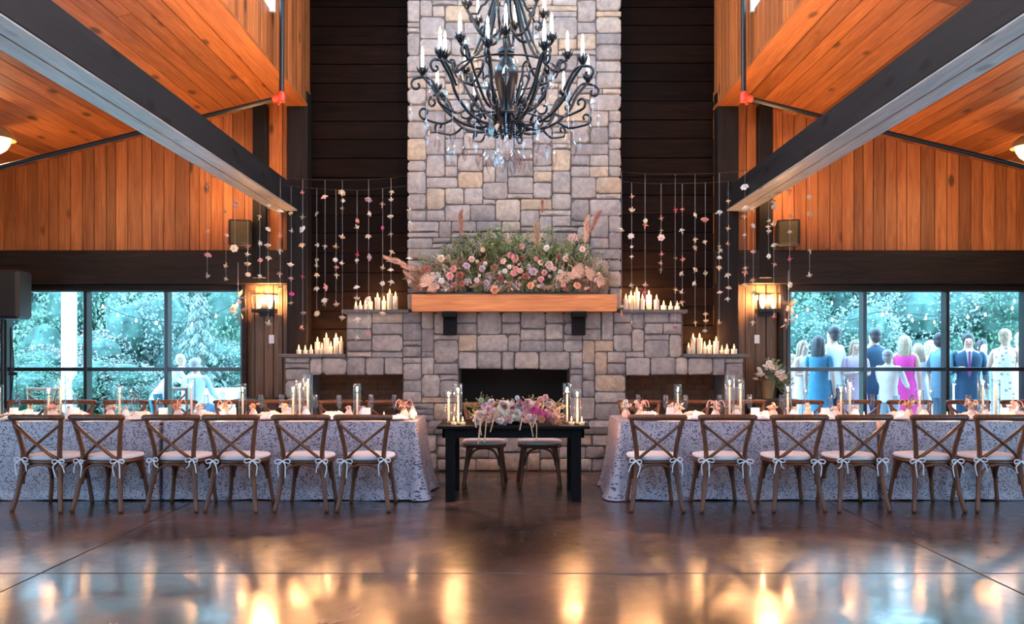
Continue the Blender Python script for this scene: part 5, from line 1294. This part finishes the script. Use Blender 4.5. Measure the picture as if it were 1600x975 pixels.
# outdoor tables with white cloths
for i, (px, D) in enumerate(((352, 15.0), (1500, 17.0))):
    r = empty('garden_table', (PX(px, D), D, -.02), .2, ('round garden table under a white cloth outside the left windows', 'round garden table under a white cloth behind the guests outside')[i], 'table', 'garden tables')
    prof = [(0, .76), (.74, .76), (.76, .745), (.78, .5), (.82, .25), (.88, .02)]
    vs = []; fs = []; n = 48
    for j, (q, z) in enumerate(prof):
        for k in range(n): a = 2 * PI * k / n; rr = q * (1 + (.0, 0, .0, .03, .05, .06)[j] * math.sin(a * 9)); vs.append((max(rr, .001) * math.cos(a), max(rr, .001) * math.sin(a), z))
    for j in range(len(prof) - 1):
        for k in range(n): fs.append((j * n + k, j * n + (k + 1) % n, (j + 1) * n + (k + 1) % n, (j + 1) * n + k))
    MB().add(vs, [tuple(reversed(f)) for f in fs]).build('cloth', 'cloth_white', r)
    MB().lathe([(.25, 0), (.25, .02), (.04, .04), (.04, .74)], 14).build('pedestal', 'black_metal', r)
# garden chair at the left
chair(PX(51, 12.3), 12.3, PI, 'wooden cross-back chair standing outside beyond the left windows', 'chairs outside', False)

# ============================================================ PEOPLE
def skin_mesh(joints, edges, mat, sub=2, name='body'):
    me = bpy.data.meshes.new(name); keys = list(joints); ix = {k: i for i, k in enumerate(keys)}
    me.from_pydata([joints[k][0] for k in keys], [(ix[a], ix[b_]) for a, b_ in edges], [])
    o = bpy.data.objects.new('tmp', me); C.objects.link(o)
    sk = o.modifiers.new('s', 'SKIN'); sk.use_smooth_shade = True
    ly = me.skin_vertices[0] if me.skin_vertices else None
    if ly is None:
        bm2 = bmesh.new(); bm2.from_mesh(me); bm2.verts.layers.skin.verify(); bm2.to_mesh(me); bm2.free(); ly = me.skin_vertices[0]
    for i, k in enumerate(keys):
        rr = joints[k][1]; ly.data[i].radius = rr if isinstance(rr, tuple) else (rr, rr); ly.data[i].use_root = (i == 0)
    ss = o.modifiers.new('ss', 'SUBSURF'); ss.levels = sub; ss.render_levels = sub
    dg = bpy.context.evaluated_depsgraph_get(); ev = o.evaluated_get(dg); out = bpy.data.meshes.new_from_object(ev)
    bpy.data.objects.remove(o); out.materials.clear(); out.materials.append(M[mat]); out.polygons.foreach_set('use_smooth', [True] * len(out.polygons)); out.name = name
    return out
def loft(rows, n=18, T=None):
    """rows: (cx, cy, z, rx, ry)"""
    vs = []; fs = []
    for cx_, cy_, z, rx, ry in rows:
        for k in range(n): a = 2 * PI * k / n; vs.append((cx_ + rx * math.cos(a), cy_ + ry * math.sin(a), z))
    for j in range(len(rows) - 1):
        for k in range(n): fs.append((j * n + k, j * n + (k + 1) % n, (j + 1) * n + (k + 1) % n, (j + 1) * n + k))
    fs.append(tuple(reversed(range(n)))); L = (len(rows) - 1) * n; fs.append(tuple(range(L, L + n)))
    return MB().add(vs, fs, T)
def person(px, D, Ht, rz, label, top, bottom, hair, style, pose='down', female=True, tie=None, seated=False, lean=0.0, hairstyle='long'):
    """faces -Y when rz=0 (towards the camera); origin at the feet"""
    k = Ht / 1.75; sh = (.155 if female else .185) * k; hp = (.155 if female else .15) * k
    r = empty('person', (PX(px, D), D, 0), rz - math.atan2(PX(px, D), D), label, 'person', 'guests outside')
    dz = -.40 * k if seated else 0.0
    hz = .92 * k + dz; cz = 1.335 * k + dz; nz = 1.475 * k + dz; hd = nz - .04 * k
    ly = -lean            # lean forward = -Y
    def L(z): return ly * max(0, (z - hz)) / (nz - hz) if lean else 0
    J = {}; E = []
    J['pel'] = ((0, 0, hz), (hp * .95, .10 * k)); J['wai'] = ((0, L(1.08 * k + dz), 1.08 * k + dz), (.115 * k, .085 * k)); J['che'] = ((0, L(cz), cz), (sh * .78, .10 * k))
    J['nek'] = ((0, L(nz), nz + .01), .058 * k); J['jaw'] = ((0, L(nz) - .012, hd + .10 * k), .062 * k); J['hed'] = ((0, L(nz) - .005, hd + .19 * k), (.078 * k, .088 * k)); J['crn'] = ((0, L(nz) + .005, hd + .26 * k), .055 * k)
    E += [('pel', 'wai'), ('wai', 'che'), ('che', 'nek'), ('nek', 'jaw'), ('jaw', 'hed'), ('hed', 'crn')]
    J['nos'] = ((0, L(nz) - .098 * k, hd + .145 * k), .014 * k); E.append(('hed', 'nos'))
    arms = {}
    for s in (-1, 1):
        q = 'l' if s < 0 else 'r'
        S_ = Vector((s * sh, L(cz) + 0, cz + .085 * k))
        md = pose if isinstance(pose, str) else pose[0 if s < 0 else 1]
        if md == 'down': El = S_ + Vector((s * .05, .02, -.29)) * k; Wr = El + Vector((s * .01, -.06, -.25)) * k
        elif md == 'hold': El = S_ + Vector((s * .06, .03, -.28)) * k; Wr = El + Vector((-s * .10, -.20, .06)) * k
        elif md == 'cross': El = S_ + Vector((s * .05, -.04, -.27)) * k; Wr = El + Vector((-s * .17, -.13, .03)) * k
        else: El = S_ + Vector((s * .03, -.16, -.24)) * k; Wr = El + Vector((-s * .04, -.20, -.08)) * k      # reach
        arms[q] = (S_, El, Wr)
        J['s' + q] = (tuple(S_), .050 * k); J['e' + q] = (tuple(El), .036 * k); J['w' + q] = (tuple(Wr), .024 * k)
        d = (Wr - El).normalized(); pm = Wr + d * .06 * k; J['p' + q] = (tuple(pm), (.030 * k, .016 * k)); E += [('che', 's' + q), ('s' + q, 'e' + q), ('e' + q, 'w' + q), ('w' + q, 'p' + q)]
        side = Vector((0, 1, 0)) if abs(d.y) < .8 else Vector((1, 0, 0)); curl = Vector((-s, 0, 0)) if md == 'down' else Vector((0, 0, -1))
        for f in range(4):
            o_ = side * (.026 - .0175 * f) * k; ln = (.060, .070, .066, .052)[f] * k
            J['f%d%s' % (f, q)] = (tuple(pm + o_ + d * ln * .5 + curl * .004), .0085 * k); J['g%d%s' % (f, q)] = (tuple(pm + o_ + d * ln + curl * .018 * k), .0075 * k)
            E += [('p' + q, 'f%d%s' % (f, q)), ('f%d%s' % (f, q), 'g%d%s' % (f, q))]
        tb = Wr + d * .025 * k - side * -.028 * k; J['t' + q] = (tuple(tb + d * .02), .010 * k); J['u' + q] = (tuple(tb + d * .05 * k + side * .012 + curl * .01), .0085 * k)
        E += [('w' + q, 't' + q), ('t' + q, 'u' + q)]
        lx = s * hp * .58
        if seated: kn = Vector((lx * 1.1, -.42 * k, hz - .02)); an = Vector((lx * 1.1, -.38 * k, .08))
        else: kn = Vector((lx, -.015, .50 * k)); an = Vector((lx * .95, .01, .085 * k))
        J['h' + q] = ((lx, 0, hz - .04 * k), .088 * k); J['k' + q] = (tuple(kn), .056 * k); J['a' + q] = (tuple(an), .036 * k); J['o' + q] = (tuple(an + Vector((0, -.12, -.055)) * 1.0), (.034 * k, .022 * k))
        E += [('pel', 'h' + q), ('h' + q, 'k' + q), ('k' + q, 'a' + q), ('a' + q, 'o' + q)]
    link('body', skin_mesh(J, E, 'skin', 1), r)
    # clothes -------------------------------------------------
    ct = 'cloth_' + top; cb_ = 'cloth_' + bottom
    tl = [(0, L(hz - .05), hz - .10 * k, hp * 1.10, .135 * k), (0, L(hz + .05), hz + .03 * k, hp * 1.06, .13 * k), (0, L(1.08 * k + dz), 1.08 * k + dz, hp * (.86 if female else .98), .118 * k), (0, L(1.22 * k + dz), 1.22 * k + dz, sh * .92, .135 * k), (0, L(cz), cz + .02 * k, sh * 1.03, .130 * k), (0, L(cz), cz + .085 * k, sh * .95, .105 * k), (0, L(nz), nz - .02 * k, sh * .55, .075 * k), (0, L(nz), nz + .01 * k, .066 * k, .066 * k)]
    if style == 'dress':
        hem = .38 * k if not seated else hz - .3
        rows = [(0, .01, hem, hp * 1.55, .24 * k), (0, .005, hem + .2 * k, hp * 1.42, .21 * k), (0, 0, (hem + hz) / 2, hp * 1.30, .185 * k), (0, 0, hz - .12 * k, hp * 1.18, .155 * k)] + tl[1:]
        m_ = loft(rows, 24)
        for i in range(24 * 3):      # skirt pleats
            v = Vector(m_.v[i]); a = math.atan2(v.y, v.x); f = 1 + .05 * math.sin(a * 9); m_.v[i] = (v.x * f, v.y * f, v.z)
        m_.build('dress', ct, r)
    else:
        if style == 'jacket': tl = [(0, 0, hz - .20 * k, hp * 1.18, .145 * k)] + [(a, b_, c_, d_ * 1.06, e * 1.06) for a, b_, c_, d_, e in tl[:-1]] + [(0, L(nz), nz + .005 * k, .075 * k, .072 * k)]
        loft(tl, 20).build('jacket' if style == 'jacket' else 'shirt', ct, r)
        m_ = MB()
        for s in (-1, 1):
            q = 'l' if s < 0 else 'r'; h_, k_, a_ = (Vector(J[n_ + q][0]) for n_ in ('h', 'k', 'a'))
            m_.tube(bez([tuple(h_ + Vector((0, 0, .06 * k))), tuple(h_.lerp(k_, .4)), tuple(k_), tuple(k_.lerp(a_, .5)), tuple(a_)], 3), [.100 * k] * 4 + [.082 * k] * 3 + [.072 * k] * 3 + [.062 * k] * 3, 12)
        m_.build('trousers', cb_, r)
        if style == 'jacket' or tie:
            # shirt front and tie wedge
            yf = -.145 * k
            MB().add([(-.045 * k, yf, nz - .02 * k), (.045 * k, yf, nz - .02 * k), (0, yf - .016, 1.10 * k + dz), (-.05 * k, yf + .06, nz + .03 * k), (.05 * k, yf + .06, nz + .03 * k)], [(0, 1, 2), (3, 4, 1, 0)]).build('shirt_front', 'cloth_white', r, False)
        if tie:
            yf = -.158 * k
            MB().add([(-.016 * k, yf, nz - .015 * k), (.016 * k, yf, nz - .015 * k), (.012 * k, yf, nz - .05 * k), (.026 * k, yf - .008, 1.12 * k), (0, yf - .008, 1.06 * k), (-.026 * k, yf - .008, 1.12 * k), (-.012 * k, yf, nz - .05 * k)], [(0, 1, 2, 6), (6, 2, 3, 4, 5)]).build('tie', 'cloth_' + tie, r, False)
    # sleeves
    if style != 'dress' or top in ('blue', 'lilac'):
        for q in 'lr':
            s_q = -1 if q == 'l' else 1
            S_, El, Wr = arms[q]; end = Wr if style != 'dress' else S_.lerp(El, .6)
            pts = [S_ + Vector((-s_q * .040, 0, -.012)), S_.lerp(El, .12) , El, El.lerp(end, .5), end] if style != 'dress' else [S_ + Vector((-s_q * .040, 0, -.012)), S_.lerp(El, .15), S_.lerp(El, .6)]
            n_ = (len(pts) - 1) * 3 + 1; MB().tube(bez([tuple(p) for p in pts], 3), [(.053 - .016 * i / n_) * k for i in range(n_)], 10).build('sleeve', ct, r)
    # face
    hy = L(nz); zf = hd + .165 * k
    m_ = MB()
    for s in (-1, 1): m_.ball((s * .030 * k, hy - .080 * k, zf + .01 * k), (.011 * k, .006 * k, .008 * k), 8)
    m_.build('eyes', 'hair_dark', r)
    MB().ball((0, hy - .078 * k, hd + .095 * k), (.024 * k, .008 * k, .006 * k), 8).build('mouth', 'petal_pink', r)
    m_ = MB()
    for s in (-1, 1): m_.ball((s * .080 * k, hy + .005, zf - .005 * k), (.010 * k, .018 * k, .028 * k), 8)
    m_.build('ears', 'skin', r)
    # hair
    m_ = MB(); hc = (0, hy + .030 * k, hd + .222 * k)
    m_.ball(hc, (.088 * k, .094 * k, .090 * k), 14)
    m_.ball((0, hy + .050 * k, hd + .165 * k), (.080 * k, .066 * k, .090 * k), 14)
    if hairstyle == 'long':
        m_ = loft([(0, hy + .075 * k, nz - .14 * k, .075 * k, .030 * k), (0, hy + .072 * k, nz - .02 * k, .105 * k, .045 * k), (0, hy + .05 * k, hd + .08 * k, .100 * k, .065 * k), (0, hy + .044 * k, hd + .17 * k, .098 * k, .082 * k), (0, hy + .026 * k, hd + .24 * k, .088 * k, .090 * k), (0, hy + .015 * k, hd + .29 * k, .05 * k, .055 * k), (0, hy + .015 * k, hd + .305 * k, .01 * k, .01 * k)], 20)
        for i, v in enumerate(m_.v): a = (i % 20); m_.v[i] = (v[0] * (1 + .04 * math.sin(a * 2.1)), v[1] + .006 * math.sin(a * 3), v[2])
    elif hairstyle == 'bun':
        m_.ball((0, hy + .10 * k, hd + .24 * k), (.055 * k, .05 * k, .055 * k), 12)
        for q in range(9): a = q * .7; m_.ball((.05 * k * math.cos(a), hy + (.11 + .012 * math.sin(a * 3)) * k, hd + .235 * k + .045 * k * math.sin(a)), .022 * k, 7)
    m_.build('hair', 'hair_' + hair, r)
    return r
G = 'outside the right windows'
def Dp_(Ht, ytop): return max(11.7, (Ht - H) * F / (550 - ytop))
person(1240, 12.9, 1.42, 1.2, 'guest in pale dress half hidden by the left frame of the right windows', 'palepink', 'palepink', 'blond', 'dress', hairstyle='bun')
person(1256, 12.5, 1.64, .7, 'blond guest in pale pink dress, leftmost full figure outside the right windows', 'palepink', 'palepink', 'blond', 'dress', 'cross')
person(1280, 12.1, 1.71, PI - .3, 'guest with long dark hair in a blue dress seen from behind', 'blue', 'blue', 'dark', 'dress')
person(1301, 12.7, 1.87, PI + .9, 'man in white shirt and blue trousers turned to the right beside the blue dress', 'white', 'navy', 'dark', 'shirt', 'down', False, hairstyle='short')
person(1337, 12.6, 1.655, .2, 'blond guest in pale lilac dress with folded arms in the left pane', 'lilac', 'lilac', 'blond', 'dress', 'cross')
person(1366, 12.8, 1.84, PI + .6, 'man in dark navy suit just right of the first window mullion', 'navy', 'navy', 'dark', 'jacket', 'hold', False, hairstyle='short')
person(1388, 11.9, 1.49, PI - .4, 'short grey-haired figure in a loose white shirt seen from behind', 'white', 'lightblue', 'grey', 'shirt', 'reach', False, hairstyle='short')
person(1414, 12.4, 1.72, PI - .1, 'guest with long blond hair in a hot pink dress seen from behind', 'pinkhot', 'pinkhot', 'blond', 'dress')
person(1434, 12.9, 1.60, PI + .4, 'blond guest in white dress right of the hot pink dress', 'white', 'white', 'blond', 'dress')
person(1455, 13.6, 1.66, .9, 'small pale-haired guest in white behind the man in grey-blue', 'palepink', 'palepink', 'blond', 'dress')
person(1471, 12.6, 1.76, PI - .9, 'man in grey-blue suit seen from behind at the second mullion', 'greyblue', 'greyblue', 'dark', 'jacket', 'hold', False, hairstyle='short')
mn = person(1513, 12.3, 1.745, .1, 'man in navy suit and purple tie facing the room with a drink', 'navy', 'navy', 'dark', 'jacket', ('hold', 'down'), False, tie='purple', hairstyle='short')
person(1535, 13.2, 1.66, .6, 'dark-haired guest in grey-blue dress half hidden behind the man with the tie', 'greyblue', 'greyblue', 'dark', 'dress')
person(1571, 11.9, 1.80, PI - .2, 'guest in white floral dress with braided updo seen from behind', 'floral', 'floral', 'blond', 'dress', 'hold', hairstyle='bun')
person(1594, 13.0, 1.78, PI + .3, 'guest with updo in pale dress at the right edge of the picture', 'palepink', 'palepink', 'blond', 'dress', hairstyle='bun')
person(300, 13.0, 1.76, PI - .5, 'man in light blue shirt sitting with his back to the left windows', 'lightblue', 'navy', 'grey', 'shirt', 'reach', False, seated=True, lean=.12, hairstyle='short')
person(244, 13.1, 1.42, PI - 1.2, 'guest in white top and teal trousers bending forward by the left windows', 'white', 'teal', 'blond', 'shirt', 'reach', True, lean=.42, hairstyle='short')
chair(PX(297, 13.0), 13.0, -.5 + 0, 'wooden cross-back chair under the man in the light blue shirt outside', 'chairs outside', False)
